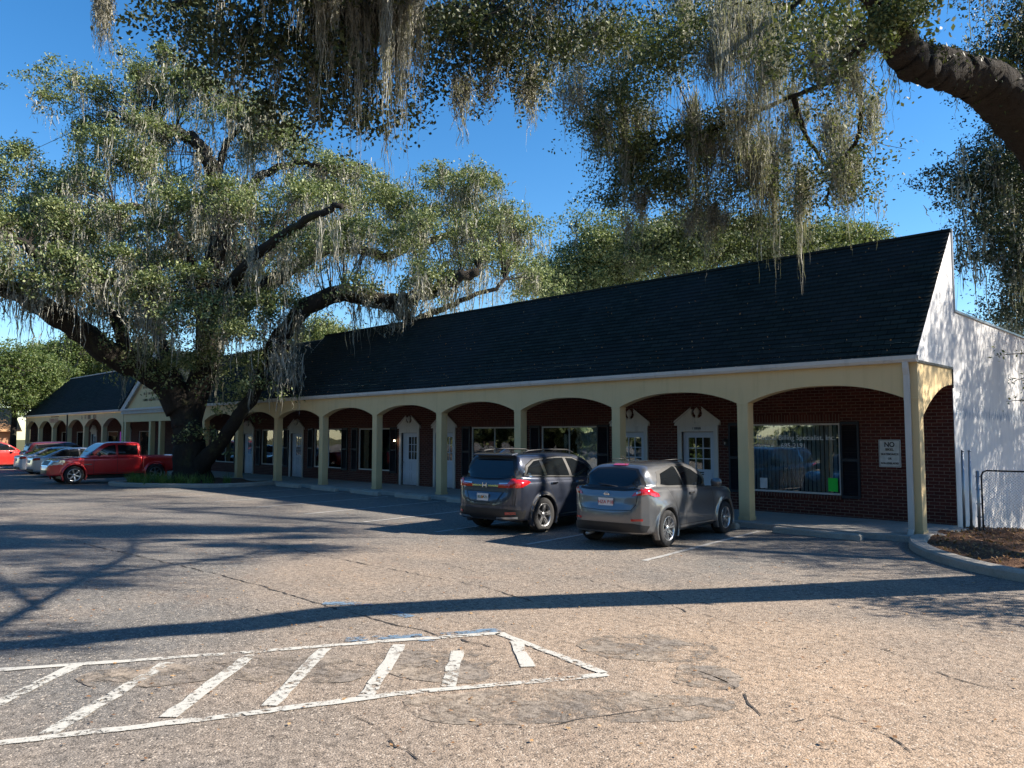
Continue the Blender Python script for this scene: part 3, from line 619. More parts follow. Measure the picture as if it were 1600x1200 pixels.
MB().box(FL, -.02, .27, YW, 3.40, 3.44).build('porch_ceiling', MT['trim'], fw_)
arch_beam(-.05, 6, 0, .27, rise=.52, spring=2.60, sp=3.585).build('arcade_beam', MT['cream'], fw_)
for n in range(7): column(fw_, -.05-n*3.585, 2.60)
MB().box(FL+.02, FL+.20, .275, YW-.003, .12, 3.39).build('end_wall', MT['brick'], fw_)
rfm = roof_slope(FL-.5, -.06, -.13, 3.55, YR, ZR, 2.4); rfm.build('hip_roof', MT['roof'], fw_, fix=False)
MB().add([(FL-.5, -.14, 3.55), (FL+1.9, YR, ZR), (FL+1.9, 9, ZR), (FL-.5, 11, 3.55)], [(0, 1, 2, 3)]).build('hip_end', MT['roof'], fw_)
MB().box(FL+1.9, -.06, YR-.06, YR+.1, ZR-.02, ZR+.04).build('ridge_cap', MT['trim'], fw_)
g = MB(); g.prism(prof, FL-.5, -.03, 'x'); g.build('gutter', MT['trim'], fw_)
MB().box(-10.95, -10.85, -.07, -.005, .12, 3.47).build('downspout', MT['black'], fw_)
MB().box(FL+.0, -.2, YW+1.6, 11, 0, 3.5).build('rear_block', MT['brick'], fw_)
scribble('sign_lettering', .30, .26, 1, MT['brown_ink'], fw_, (-7.7, -.012, 3.25), 2); scribble('sign_lettering', 1.2, .26, 6, MT['brown_ink'], fw_, (-6.6, -.012, 3.25), 21); scribble('sign_lettering', .6, .26, 3, MT['brown_ink'], fw_, (-5.2, -.012, 3.25), 22)
scribble('sign_lettering', 2.2, .30, 9, MT['red_ink'], fw_, (-14.2, -.012, 3.12), 23); scribble('sign_lettering', 1.0, .10, 8, MT['ink'], fw_, (-20.3, -.012, 3.1), 24)
MB().box(-14.9, -13.0, -.02, -.003, 3.36, 3.42).build('sign_strip', MT['brown_ink'], fw_)
for (xa, xb, mt_) in ((-50.9, -50.8, 'neon_p'), (-51.2+.05, -50.2, None)):
    if mt_: MB().box(xa-FX, xb-FX, YW-.02, YW-.005, .5, 2.3).build('neon_trim', MT[mt_], fw_)
MB().box(-47.3-FX, -46.2-FX, YW+.12, YW+.13, .6, 2.2).build('blue_poster', MT['neon'], fw_)
#@@SMALL
# ------------------------------------------------------------------ small things on and around the building
sg = thing('wall_sign', 'white NO BIKES, SKATEBOARDS OR ROLLERBLADES sign on the brick wall', 'sign', (-1.325, YW-.03, 1.63))
bevel(MB().box(-.235, .235, 0, .018, -.31, .31).build('sign_board', MT['sign_white'], sg), .004)
m = MB()
for q in ((-.22, .22, .285, .292), (-.22, .22, -.292, -.285), (-.22, -.213, -.285, .285), (.213, .22, -.285, .285)): m.box(q[0], q[1], -.003, -.0005, q[2], q[3])
m.build('border', MT['ink'], sg)
for tx, sz, z, b_ in (('NO', .155, .195, .004), ('BIKES,', .075, .085, .002), ('SKATEBOARDS', .062, -.02, .002), ('OR', .062, -.12, .002), ('ROLLERBLADES', .060, -.225, .002)): text('lettering', tx, sz, MT['ink'], sg, (0, -.003, z), bold=b_, sx=.9)
pn = MB().box(-.115, .115, 0, .003, -.16, .16).build('paper_notice', MT['green_paper']); pn.location = (-2.66, YW+.055, .86); tag(pn, 'bright green paper notice in the lower right corner of the lettered window', 'notice')
pn = MB().box(-.10, .10, 0, .003, -.13, .13).build('paper_notice', MT['plate']); pn.location = (-4.42, YW+.055, .83); tag(pn, 'small white paper notice in the lower left corner of the lettered window', 'notice')
# wall lantern, lit
def lantern(x, lab, lit):
    o = thing('wall_lantern', lab, 'wall lamp', (x, YW, 1.85), 0, 'lanterns by the shop doors')
    MB().box(-.05, .05, -.02, 0, -.1, .1).tube([(0, -.02, .02), (0, -.08, .10), (0, -.12, .12)], .008, 6).build('bracket', MT['black'], o)
    b = MB(); b.lathe([(0, .13), (.07, .06), (.075, .05)], (0, -.12, 0), 'z', 6); b.lathe([(.05, -.12), (.03, -.13), (0, -.13)], (0, -.12, 0), 'z', 6)
    for k in range(4): q = k*pi/2+.78; b.tube([(.068*cos(q), -.12+.068*sin(q), .05), (.05*cos(q), -.12+.05*sin(q), -.12)], .005, 4)
    b.build('cage', MT['black'], o)
    MB().lathe([(0, .02), (.022, .0), (.026, -.03), (0, -.06)], (0, -.12, 0), 'z', 10).build('bulb', MT['bulb'] if lit else MT['trim'], o)
lantern(-19.83, 'lit lantern on the brick left of the third white door from the right', True)
lantern(-5.40, 'unlit black lantern on the brick right of the nearest white door', False)
# wheel stops
def stop(x, y, lab, rz=-.05):
    n = 20; L = 1.83; m = MB(); P = [(-.09, .0), (-.075, .10), (-.045, .125), (.045, .125), (.075, .10), (.09, 0)]
    V = []; xs = [-L/2, -L/2+.03]+[L/2-.03, L/2]; sc = [.82, 1, 1, .82]
    for x_, s_ in zip(xs, sc): V += [(x_, a*s_, b*s_) for a, b in P]
    k = len(P); Fs = [(i*k+j, i*k+(j+1) % k, (i+1)*k+(j+1) % k, (i+1)*k+j) for i in range(3) for j in range(k)]+[tuple(range(k)), tuple(3*k+j for j in range(k))]
    o = m.add(V, Fs).build('wheel_stop', MT['kerb']); o.location = (x, y, .004); o.rotation_euler = (0, 0, rz+rs.uniform(-.02, .02)); return tag(o, lab, 'wheel stop', 'concrete wheel stops along the walkway')
ordn = ['first', 'second', 'third', 'fourth', 'fifth', 'sixth', 'seventh', 'eighth', 'ninth']
labs = ['concrete wheel stop in the empty bay at the building corner', 'concrete wheel stop at the nose of the grey crossover', 'concrete wheel stop at the nose of the dark blue SUV']+['concrete wheel stop in the %s empty bay left of the blue SUV' % s for s in ordn[:6]]
for k in range(9): stop(-1.78-2.65*k, -.66 if k else -.72, labs[k])
# posts and chain link gate by the side wall
for i, (x, y, lab) in enumerate(((.14, 2.20, 'tall bare steel post against the white wall, left one of the pair'), (.24, 2.32, 'tall bare steel post against the white wall, right one of the pair'))):
    o = thing('steel_post', lab, 'post', (x, y, 0), 0, 'spare fence posts'); MB().tube([(0, 0, -.2), (.01, .02, 1.72)], .028, 12).build('pipe', MT['steel'], o); MB().lathe([(0, 1.735), (.03, 1.72), (.032, 1.69), (.028, 1.69)], (.01, .02, 0), 'z', 12).build('cap', MT['steel'], o)
gt = thing('chain_link_gate', 'round cornered chain link gate standing in front of the white side wall', 'gate', (.46, 2.05, 0))
MB().tube([(0, 0, -.2), (0, 0, 1.30)], .03, 12).build('hinge_post', MT['steel'], gt)
GW = 1.02; fr = [(.07, 0, .05), (.07, 0, 1.20), (.10, 0, 1.28), (.17, 0, 1.31), (GW-.17+.07, 0, 1.31), (GW, 0, 1.28), (GW+.03, 0, 1.20), (GW+.03, 0, .05), (.07, 0, .05)]
MB().tube(fr, .017, 8).build('gate_frame', MT['black'], gt)
m = MB(); st = .06
for s in (1, -1):
    x = -1.4
    while x < GW+1.4:
        a = [(x, .05), (x+s*1.3, 1.35)]; t0 = 0; t1 = 1; lo, hi = .08, GW+.02
        pA, pB = a; dx = pB[0]-pA[0]; ta, tb = sorted(((lo-pA[0])/dx, (hi-pA[0])/dx)); ta = max(ta, 0); tb = min(tb, .965)
        if tb > ta+.02: m.tube([(pA[0]+dx*ta, .003*s, .05+1.3*ta), (pA[0]+dx*tb, .003*s, .05+1.3*tb)], .0021, 3, cap=False)
        x += st
m.build('wire_mesh', MT['steel'], gt)
m = MB()
for z in (.12, .35, .62, .92, 1.18): m.box(-.04, .085, -.012, .012, z-.012, z+.012)
m.build('hinge', MT['steel'], gt)

#@@CARS
# ------------------------------------------------------------------ vehicles: surfaces from smooth signed distances
def csp(P, n=6, closed=True):
    P = [np.array(p, float) for p in P]; N = len(P); out = []
    for i in range(N if closed else N-1):
        if closed: p0, p1, p2, p3 = P[i-1], P[i], P[(i+1) % N], P[(i+2) % N]
        else: p0, p1, p2, p3 = P[max(i-1, 0)], P[i], P[i+1], P[min(i+2, N-1)]
        for k in range(n):
            t = k/n; a = .5
            out.append(.5*((2*p1)+(-p0+p2)*t+(2*p0-5*p1+4*p2-p3)*t*t+(-p0+3*p1-3*p2+p3)*t**3))
    if not closed: out.append(P[-1])
    return np.array(out)
def sdp(a, b, poly):
    a, b = np.broadcast_arrays(a, b); d = np.full(a.shape, 1e9); ins = np.zeros(a.shape, bool); n = len(poly)
    for i in range(n):
        x0, y0 = poly[i-1]; x1, y1 = poly[i]; ex, ey = x1-x0, y1-y0; L = ex*ex+ey*ey+1e-12
        t = np.clip(((a-x0)*ex+(b-y0)*ey)/L, 0, 1); dx = a-x0-ex*t; dy = b-y0-ey*t; d = np.minimum(d, dx*dx+dy*dy)
        if y0 != y1: c = ((y0 > b) != (y1 > b)) & (a < (x1-x0)*(b-y0)/(y1-y0)+x0); ins ^= c
    d = np.sqrt(d); return np.where(ins, -d, d)
def smin(a, b, k): h = np.clip(.5+.5*(b-a)/k, 0, 1); return b*(1-h)+a*h-k*h*(1-h)
def smax(a, b, k): return -smin(-a, -b, k)
def surface_net(F, lo, hi, h):
    ax = [np.arange(lo[i], hi[i]+h, h) for i in range(3)]; g = F(ax[0][:, None, None], ax[1][None, :, None], ax[2][None, None, :])
    g = np.broadcast_to(g, tuple(len(a) for a in ax)).copy(); s_ = g < 0
    nx, ny, nz = [len(a)-1 for a in ax]; cnt = np.zeros((nx, ny, nz)); acc = np.zeros((nx, ny, nz, 3))
    co = [(i, j, k) for i in (0, 1) for j in (0, 1) for k in (0, 1)]
    sl = lambda A, c: A[c[0]:c[0]+nx, c[1]:c[1]+ny, c[2]:c[2]+nz]
    for c0 in co:
        for d_ in range(3):
            if c0[d_] == 0:
                c1 = list(c0); c1[d_] = 1; a = sl(g, c0); b = sl(g, c1); m_ = (a < 0) != (b < 0); t = np.where(m_, a/(a-b+1e-12), 0)
                p = np.array(c0, float)[None, None, None, :]*np.ones(a.shape+(1,)); p[..., d_] = t; acc += p*m_[..., None]; cnt += m_
    act = cnt > 0; idx = -np.ones(act.shape, int); idx[act] = np.arange(act.sum()); ijk = np.argwhere(act)
    V = (ijk+acc[act]/cnt[act][:, None])*h+np.array(lo); Q = []; F.__self__.grid = (g, np.array(lo), h)
    for d_ in range(3):
        a = [slice(0, None)]*3; b = [slice(0, None)]*3; a[d_] = slice(0, -1); b[d_] = slice(1, None)
        df = s_[tuple(a)] != s_[tuple(b)]; E = np.argwhere(df); o1, o2 = [(1, 2), (2, 0), (0, 1)][d_]
        ok = (E[:, o1] > 0) & (E[:, o2] > 0) & (E[:, o1] < s_.shape[o1]-1) & (E[:, o2] < s_.shape[o2]-1); E = E[ok]
        def I(e1, e2): X = E.copy(); X[:, o1] -= e1; X[:, o2] -= e2; return idx[X[:, 0], X[:, 1], X[:, 2]]
        q = np.stack([I(1, 1), I(0, 1), I(0, 0), I(1, 0)], 1); fl = s_[E[:, 0], E[:, 1], E[:, 2]]; q[~fl] = q[~fl][:, ::-1]; Q.append(q)
    return V, np.concatenate(Q)
def grad(F, P, e=.004):
    g = np.stack([F(P[:, 0]+e*(i == 0), P[:, 1]+e*(i == 1), P[:, 2]+e*(i == 2))-F(P[:, 0]-e*(i == 0), P[:, 1]-e*(i == 1), P[:, 2]-e*(i == 2)) for i in range(3)], 1)/(2*e)
    return g
class Car:
    def __init__(s, sp):
        s.sp = sp; s.W = sp['W']
        mir = lambda P: csp(P+[(a, -b) for a, b in P[::-1] if b > 0], 2)
        mirf = lambda P: csp(P+[(-a, b) for a, b in P[::-1] if a > 0], 2)
        s.sl = csp(sp['side_low'], 3); s.sg = csp(sp['side_gh'], 3) if sp.get('side_gh') else None
        s.pl = mir(sp['plan_low']); s.pg = mir(sp['plan_gh']); s.fl = mirf(sp['front_low']); s.fg = mirf(sp['front_gh'])
    def F(s, x, y, z):
        sp = s.sp; k = sp.get('k', .05); W = s.W
        low = smax(smax(sdp(x, z, s.sl), sdp(x, y, s.pl), k), sdp(y, z, s.fl), k)
        gh = smax(smax(sdp(x, z, s.sg), sdp(x, y, s.pg), k), sdp(y, z, s.fg), k); f = smin(low, gh, sp.get('kj', .05))
        ay = np.abs(y)
        for xw in sp['axles']:
            c = np.sqrt((x-xw)**2+(z-sp['r'])**2)
            fl_ = smax(smax(c-(sp['r']+.105), ay-(W/2+sp.get('flare', .012)), .03), (W/2-.12)-ay, .02); fl_ = np.maximum(fl_, .16-z); f = smin(f, fl_, .03)
        for g_ in sp.get('ops', []): f = g_(f, x, y, z)
        for xw in sp['axles']:
            c = np.sqrt((x-xw)**2+(z-sp['r'])**2); f = np.maximum(f, -np.maximum(c-(sp['r']+.05), (W/2-.34)-ay))
        return f
    def body(s, root, mat, h=.03):
        L = s.sp['L']; H = s.sp['H']; V, Q = surface_net(s.F, (-L/2-.12, -s.W/2-.12, .05), (L/2+.12, s.W/2+.12, H+.1), h)
        for _ in range(2):
            g = s.GG(V); f = s.F(V[:, 0], V[:, 1], V[:, 2]); n2 = (g**2).sum(1)+1e-3; st = np.clip(f/n2, -.5*h, .5*h); V = V-g*st[:, None]
        return np_mesh('body', V, Q, mat, root, True)
    def GF(s, P):
        g, lo, h = s.grid; q = (P-lo)/h; n = np.array(g.shape)-1; out = np.maximum(0, np.maximum(-q, q-n)).max(1)*h; q = np.clip(q, 0, n-1e-4); i = q.astype(int); f = q-i; r = 0
        for a in (0, 1):
            for b in (0, 1):
                for c in (0, 1): r = r+g[i[:, 0]+a, i[:, 1]+b, i[:, 2]+c]*(f[:, 0] if a else 1-f[:, 0])*(f[:, 1] if b else 1-f[:, 1])*(f[:, 2] if c else 1-f[:, 2])
        return r+out
    def GG(s, P, e=.012):
        g = np.stack([s.GF(P+e*np.eye(3)[k])-s.GF(P-e*np.eye(3)[k]) for k in range(3)], 1)/(2*e); return g
    def project(s, P2, axis):
        P2 = np.asarray(P2, float); n = len(P2); u, v = P2[:, 0], P2[:, 1]; L = s.sp['L']
        P0 = {'left': lambda t: (u, t, v), 'right': lambda t: (u, -t, v), 'rear': lambda t: (-t, u, v), 'front': lambda t: (t, u, v), 'top': lambda t: (u, v, t)}[axis]
        pt = lambda t: np.stack(P0(t), 1); t = np.full(n, {'left': s.W/2+.1, 'right': s.W/2+.1, 'rear': L/2+.1, 'front': L/2+.1, 'top': s.sp['H']+.08}[axis])
        act = np.ones(n, bool)
        for _ in range(260):
            f = s.GF(pt(t)); act = f > .0008; t = np.where(act, t-np.maximum(f*.75, .002), t)
            if not act.any(): break
        bad = act | (t < .05)
        for _ in range(3):
            P = pt(t); f = s.F(P[:, 0], P[:, 1], P[:, 2]); d = np.clip((s.GF(pt(t+.006))-s.GF(pt(t-.006)))/.012, .25, 1.5); t = t+np.clip(-f/d, -.02, .02)
        if bad.any() and not bad.all(): t = np.where(bad, np.median(t[~bad]), t)
        s.bad = bad; return pt(t)
    def panel(s, name, poly, axis, off, mat, parent, step=.05, smooth_poly=0, thick=0.0):
        poly = np.array(csp(poly, smooth_poly) if smooth_poly else poly, float); B = []
        for i in range(len(poly)):
            p, q = poly[i], poly[(i+1) % len(poly)]; n = max(1, int(np.linalg.norm(q-p)/step))
            for k in range(n): B.append(p+(q-p)*k/n)
        nb = len(B); B = np.array(B); mn, mx = B.min(0), B.max(0); gx, gy = np.meshgrid(np.arange(mn[0], mx[0], step), np.arange(mn[1], mx[1], step)); I = np.stack([gx.ravel(), gy.ravel()], 1)
        I = I[sdp(I[:, 0], I[:, 1], B) < -step*.4]; pts = [Vector(p) for p in B]+[Vector(p) for p in I]
        v2, e2, f2, *_ = delaunay_2d_cdt(pts, [(i, (i+1) % nb) for i in range(nb)], [list(range(nb))], 1, 1e-5)
        P = s.project(np.array([[v.x, v.y] for v in v2]), axis); bad = s.bad; P_ = P; f2 = [f for f in f2 if not any(bad[i] for i in f) and max(np.linalg.norm(P_[f[i]]-P_[f[i-1]]) for i in range(3)) < step*3.2]; g = s.GG(P); g /= np.linalg.norm(g, axis=1)[:, None]+1e-9; P = P+g*off
        if f2:
            par = list(range(len(P)))
            def fd(i):
                while par[i] != i: par[i] = par[par[i]]; i = par[i]
                return i
            for f in f2:
                a_ = fd(f[0])
                for i in f[1:]: par[fd(i)] = a_
            rt = [fd(f[0]) for f in f2]; best = max(set(rt), key=rt.count); f2 = [f for f, r_ in zip(f2, rt) if r_ == best]
            us = sorted({i for f in f2 for i in f}); mp = {v: k for k, v in enumerate(us)}; P = P[us]; f2 = [tuple(mp[i] for i in f) for f in f2]
        me = bpy.data.meshes.new(name); Vs = [tuple(p) for p in P]
        me.from_pydata(Vs, [], [tuple(f) for f in f2]); me.materials.append(mat); me.polygons.foreach_set('use_smooth', [True]*len(me.polygons)); me.update()
        o = link(bpy.data.objects.new(name, me), parent)
        if thick: m_ = o.modifiers.new('t', 'SOLIDIFY'); m_.thickness = thick; m_.offset = 0
        return o
    def line(s, name, pts, axis, wd, mat, parent, off=.003, sm=0):
        P = csp(pts, 5, False) if sm else np.array(pts, float); L_, R_ = [], []
        Q = []
        for a, b in zip(P[:-1], P[1:]):
            n = max(1, int(np.linalg.norm(b-a)/.04)); Q += [a+(b-a)*k/n for k in range(n)]
        Q.append(P[-1]); Q = np.array(Q); T = np.gradient(Q, axis=0); T /= np.linalg.norm(T, axis=1)[:, None]+1e-9; N = np.stack([-T[:, 1], T[:, 0]], 1)
        A = s.project(Q+N*wd/2, axis); B = s.project(Q-N*wd/2, axis); gA = s.GG(A); gA /= np.linalg.norm(gA, axis=1)[:, None]+1e-9
        A = A+gA*off; B = B+gA*off; n = len(Q); V = np.empty((2*n, 3)); V[0::2] = A; V[1::2] = B
        return np_mesh(name, V, [(2*i, 2*i+1, 2*i+3, 2*i+2) for i in range(n-1)], mat, parent, True)
def wheel(parent, x, y, r, w_, style, side):
    """side=+1 left, -1 right: outer face away from the car."""
    wt = MB(); p = [(r*.66, -w_/2+.01), (r*.70, -w_/2), (r*.93, -w_/2+.005), (r*.985, -w_/2+.03), (r, -w_/2+.06), (r, w_/2-.06), (r*.985, w_/2-.03), (r*.93, w_/2-.005), (r*.70, w_/2), (r*.66, w_/2-.01)]
    ty = wt.lathe(p+[p[0]], (0, 0, 0), 'y', 40).build('wheel', MT['rubber'], parent); ty.location = (x, y, r)
    o = side*(w_/2); m = MB(); m.lathe([(r*.67, o-side*.005), (r*.64, o-side*.0), (r*.60, o-side*.03), (r*.59, o-side*.12), (r*.62, o-side*.16)], (0, 0, 0), 'y', 40)
    n, sw_, mats = {'five': (5, .085, 'rim'), 'ten': (10, .028, 'rim'), 'two': (5, .075, 'rim'), 'six': (6, .055, 'rim')}[style]
    def spoke(q, wa, wb, tw=0):
        c, s_ = cos(q), sin(q); r0, r1 = r*.10, r*.61; V = []
        for rr, ww, yy in ((r0, wa, o-side*.030), (r1*.6, (wa+wb)/2*.85, o-side*.018), (r1, wb, o-side*.012)):
            qq = q+tw*rr/r1; c2, s2 = cos(qq), sin(qq)
            for sgn in (-1, 1):
                for dy in (0, -side*.035): V.append((rr*c2-sgn*ww/2*s2, yy+dy, rr*s2+sgn*ww/2*c2))
        m.add(V, [(0, 2, 6, 4), (4, 6, 10, 8), (1, 5, 7, 3), (5, 9, 11, 7), (0, 4, 5, 1), (4, 8, 9, 5), (2, 3, 7, 6), (6, 7, 11, 10)])
    if style == 'ten':
        for k in range(6):
            for e in (-.17, .17): spoke(2*pi*k/6+.3+e, .026, .03)
    elif style == 'two':
        for k in range(5):
            spoke(2*pi*k/5+.2-.20, .035, .055, .12); spoke(2*pi*k/5+.2+.20, .035, .055, -.12)
    else:
        for k in range(n): spoke(2*pi*k/n+.3, sw_*.8, sw_*1.25)
    m.lathe([(0, o-side*.018), (r*.12, o-side*.022), (r*.17, o-side*.035), (r*.17, o-side*.06)], (0, 0, 0), 'y', 20); m.build('rim', MT['rim'], ty)
    d = MB(); d.lathe([(0, o-side*.09), (r*.6, o-side*.09)], (0, 0, 0), 'y', 24); d.build('brake_disc', MT['black'], ty)
    if style == 'two':
        d = MB()
        for k in range(5): q = 2*pi*k/5+.2; d.tube([(r*.16*cos(q), o-side*.03, r*.16*sin(q)), (r*.58*cos(q), o-side*.03, r*.58*sin(q))], .018, 6)
        d.build('dark_spoke', MT['black'], ty)
    return ty
def wheels(root, sp, style, rr=None):
    r = sp['r']
    for xw in sp['axles']:
        for sd_ in (1, -1): wheel(root, xw, sd_*(sp['W']/2-.125), r, .225, style, sd_)
    MB().box(sp['axles'][0]-.3, sp['axles'][1]+.3, -sp['W']/2+.36, sp['W']/2-.36, .20, .34).build('underbody', MT['black'], root)
def mirror(root, x, z, W, mat):
    for s_ in (1, -1):
        m = MB(); m.lathe([(0, -.11), (.06, -.10), (.085, -.05), (.085, .04), (.06, .10), (0, .115)], (0, 0, 0), 'y', 14); o = m.build('mirror', mat, root); o.location = (x, s_*(W/2+.09), z); o.scale = (.75, 1, 1)
        MB().box(-.03, .03, -.1, .0, -.08, -.03).build('mirror_arm', MT['black'], o).scale = (1, s_, 1)
def seat_shadow(root): pass
# ---- compact crossover with rounded tail (grey)
def juke():
    sp = dict(L=4.13, W=1.765, H=1.57, r=.335, axles=(-1.22, 1.31), k=.08, kj=.04, flare=-.012,
        side_low=[(-1.98, .30), (-2.05, .42), (-2.07, .62), (-1.99, .80), (-1.95, .98), (-1.80, 1.12), (-1.0, 1.10), (0, 1.02), (.75, 1.0), (1.15, .99), (1.65, .92), (1.95, .78), (2.05, .55), (2.02, .34), (1.9, .24), (0, .22), (-1.8, .26)],
        side_gh=[(-1.88, .95), (-1.86, 1.10), (-1.66, 1.33), (-1.50, 1.46), (-1.30, 1.51), (-.8, 1.555), (-.3, 1.565), (.1, 1.53), (.45, 1.40), (.85, 1.16), (1.15, .96), (1.1, .85), (-1.85, .85)],
        plan_low=[(2.07, .0), (2.04, .40), (1.88, .68), (1.6, .80), (1.2, .845), (.5, .845), (-.5, .845), (-1.2, .875), (-1.62, .85), (-1.92, .68), (-2.05, .38), (-2.075, 0)],
        plan_gh=[(1.2, 0), (1.05, .45), (.7, .66), (.2, .76), (-.5, .79), (-1.1, .78), (-1.5, .70), (-1.78, .52), (-1.90, .25), (-1.92, 0)],
        front_low=[(0, .22), (.74, .22), (.85, .34), (.875, .60), (.875, .78), (.83, .95), (.76, 1.08), (.55, 1.15), (0, 1.17)],
        front_gh=[(0, .85), (.80, .85), (.78, .98), (.70, 1.20), (.59, 1.40), (.47, 1.51), (.26, 1.56), (0, 1.575)])
    def rec(f, x, y, z): # plate recess in the tailgate and bumper shelf
        d = np.maximum(np.maximum(np.abs(y)-.30, np.abs(z-.80)-.10), np.abs(x+2.03)-.07); return smax(f, -d, .03)
    def haunch(f, x, y, z):
        for xw in (-1.22, 1.31):
            e = np.sqrt(((x-xw)/1.9)**2+((np.abs(y)-.70)/.75)**2+((z-.74)/.95)**2)*1.0-.235; f = smin(f, e*1.0, .10)
        return f
    sp['ops'] = [haunch]
    return sp
def build_juke():
    sp = juke(); root = thing('crossover', 'small grey crossover with boomerang red tail lights, parked nose in nearest the building corner', 'car'); c = Car(sp); c.body(root, MT['p_grey'], .028); P = MT
    for a in ('left', 'right'):
        c.panel('window_trim', [(-1.42, 1.10), (-1.25, 1.36), (-.55, 1.475), (-.1, 1.47), (.22, 1.38), (.55, 1.20), (.86, 1.00), (.2, 1.02), (-.55, 1.05), (-1.05, 1.07)], a, .004, P['black'], root)
        c.panel('rear_side_window', [(-1.27, 1.13), (-1.14, 1.32), (-.52, 1.435), (-.44, 1.43), (-.42, 1.08), (-1.0, 1.10)], a, .008, P['car_glass'], root)
        c.panel('front_side_window', [(-.36, 1.08), (-.38, 1.44), (-.10, 1.44), (.18, 1.36), (.50, 1.19), (.66, 1.06), (.2, 1.05)], a, .008, P['car_glass'], root)
        c.line('door_seam', [(-.40, 1.07), (-.41, .8), (-.44, .5), (-.44, .34)], a, .011, P['black'], root, .002)
        c.line('door_seam', [(.72, .99), (.78, .7), (.74, .34)], a, .011, P['black'], root, .002); c.line('door_seam', [(-1.10, 1.06), (-.98, .86), (-.80, .62), (-.72, .36), (.72, .34)], a, .011, P['black'], root, .002)
        c.panel('sill', [(-.84, .20), (-.84, .30), (.88, .30), (.88, .20)], a, .012, P['black'], root)
        c.panel('tail_light', [(-1.99, .98), (-1.86, 1.00), (-1.66, .93), (-1.50, .93), (-1.52, .985), (-1.66, 1.03), (-1.72, 1.13), (-1.70, 1.24), (-1.76, 1.20), (-1.84, 1.06), (-1.92, 1.02)], a, .012, P['red_lens'], root, .03)
        hd = MB().box(-.09, .09, 0, .035, -.018, .018).build('door_handle', P['p_grey'], root); s_ = 1 if a == 'left' else -1; q = c.project([(-.20, .93)], a)[0]; hd.location = q; hd.scale = (1, s_, 1)
        c.panel('headlight', [(1.45, .95), (1.9, .82), (1.95, .74), (1.6, .82)], a, .01, P['clear_lens'], root, .04)
    c.panel('rear_window_trim', [(-.66, 1.06), (-.60, 1.27), (-.44, 1.42), (0, 1.455), (.44, 1.42), (.60, 1.27), (.66, 1.06), (.35, 1.03), (-.35, 1.03)], 'rear', .004, P['black'], root)
    c.panel('rear_window', [(-.60, 1.09), (-.54, 1.26), (-.40, 1.39), (0, 1.42), (.40, 1.39), (.54, 1.26), (.60, 1.09), (.33, 1.065), (-.33, 1.065)], 'rear', .008, P['car_glass'], root)
    c.panel('windshield', [(-.66, 1.05), (-.58, 1.36), (-.42, 1.44), (.42, 1.44), (.58, 1.36), (.66, 1.05), (.3, 1.0), (-.3, 1.0)], 'front', .006, P['car_glass'], root)
    for s_ in (-1, 1):
        c.panel('tail_light', [(s_*.86, .99), (s_*.66, .965), (s_*.52, .945), (s_*.56, 1.0), (s_*.66, 1.06), (s_*.70, 1.16), (s_*.66, 1.24), (s_*.73, 1.22), (s_*.80, 1.10)], 'rear', .012, P['red_lens'], root, .03)
        c.panel('reverse_lamp', [(s_*.60, .985), (s_*.67, 1.0), (s_*.67, 1.035), (s_*.60, 1.02)], 'rear', .018, P['clear_lens'], root, .02)
        c.panel('reflector', [(s_*.52, .505), (s_*.70, .51), (s_*.70, .55), (s_*.52, .545)], 'rear', .008, P['red_lens'], root, .03)
        c.line('tailgate_seam', [(s_*.62, .96), (s_*.60, .80), (s_*.52, .70), (0, .68)], 'rear', .012, P['black'], root, .002)
    c.panel('bumper_insert', [(-.72, .26), (-.78, .42), (-.55, .47), (.55, .47), (.78, .42), (.72, .26)], 'rear', .010, P['black'], root)
    c.panel('brake_lamp', [(-.16, 1.468), (.16, 1.468), (.15, 1.495), (-.15, 1.495)], 'rear', .012, P['red_lens'], root, .03)
    q = c.project([(0, .84)], 'rear')[0]; pl = MB().box(-.012, 0, -.155, .155, -.075, .075).build('number_plate', P['plate'], root); pl.location = (q[0]-.012, 0, .825)
    text('plate_lettering', 'HZA P18', .085, P['plate_red'], pl, (-.014, 0, 0), (pi/2, 0, -pi/2), bold=.001)
    q = c.project([(0, .965)], 'rear')[0]; e = MB(); e.tube([(0, .042*cos(t), .042*sin(t)) for t in np.linspace(0, 2*pi, 20)], .006, 6); e.box(-.006, .006, -.06, .06, -.009, .009); em = e.build('emblem', P['chrome'], root); em.location = (q[0]-.012, 0, .965); em.rotation_euler = (0, -.25, 0)
    wp = MB().tube([(0, -.10, 0), (-.01, .30, .05)], .010, 6).build('rear_wiper', P['black'], root); q = c.project([(-.1, 1.12)], 'rear')[0]; wp.location = (q[0]-.02, -.08, 1.10)
    MB().tube([(-1.2, 0, 1.53), (-1.42, 0, 1.66)], .006, 6).build('aerial', P['black'], root)
    mirror(root, .62, 1.10, sp['W'], P['p_grey']); wheels(root, sp, 'ten')
    MB().tube([(-1.95, .45, .22), (-1.5, .45, .24)], .03, 10).build('exhaust', P['steel'], root)
    for s_ in (-1, 1): MB().tube([(-.9, s_*.54, 1.56), (-.3, s_*.56, 1.57), (.0, s_*.55, 1.545)], .008, 6).build('roof_strip', P['black'], root)
    return root
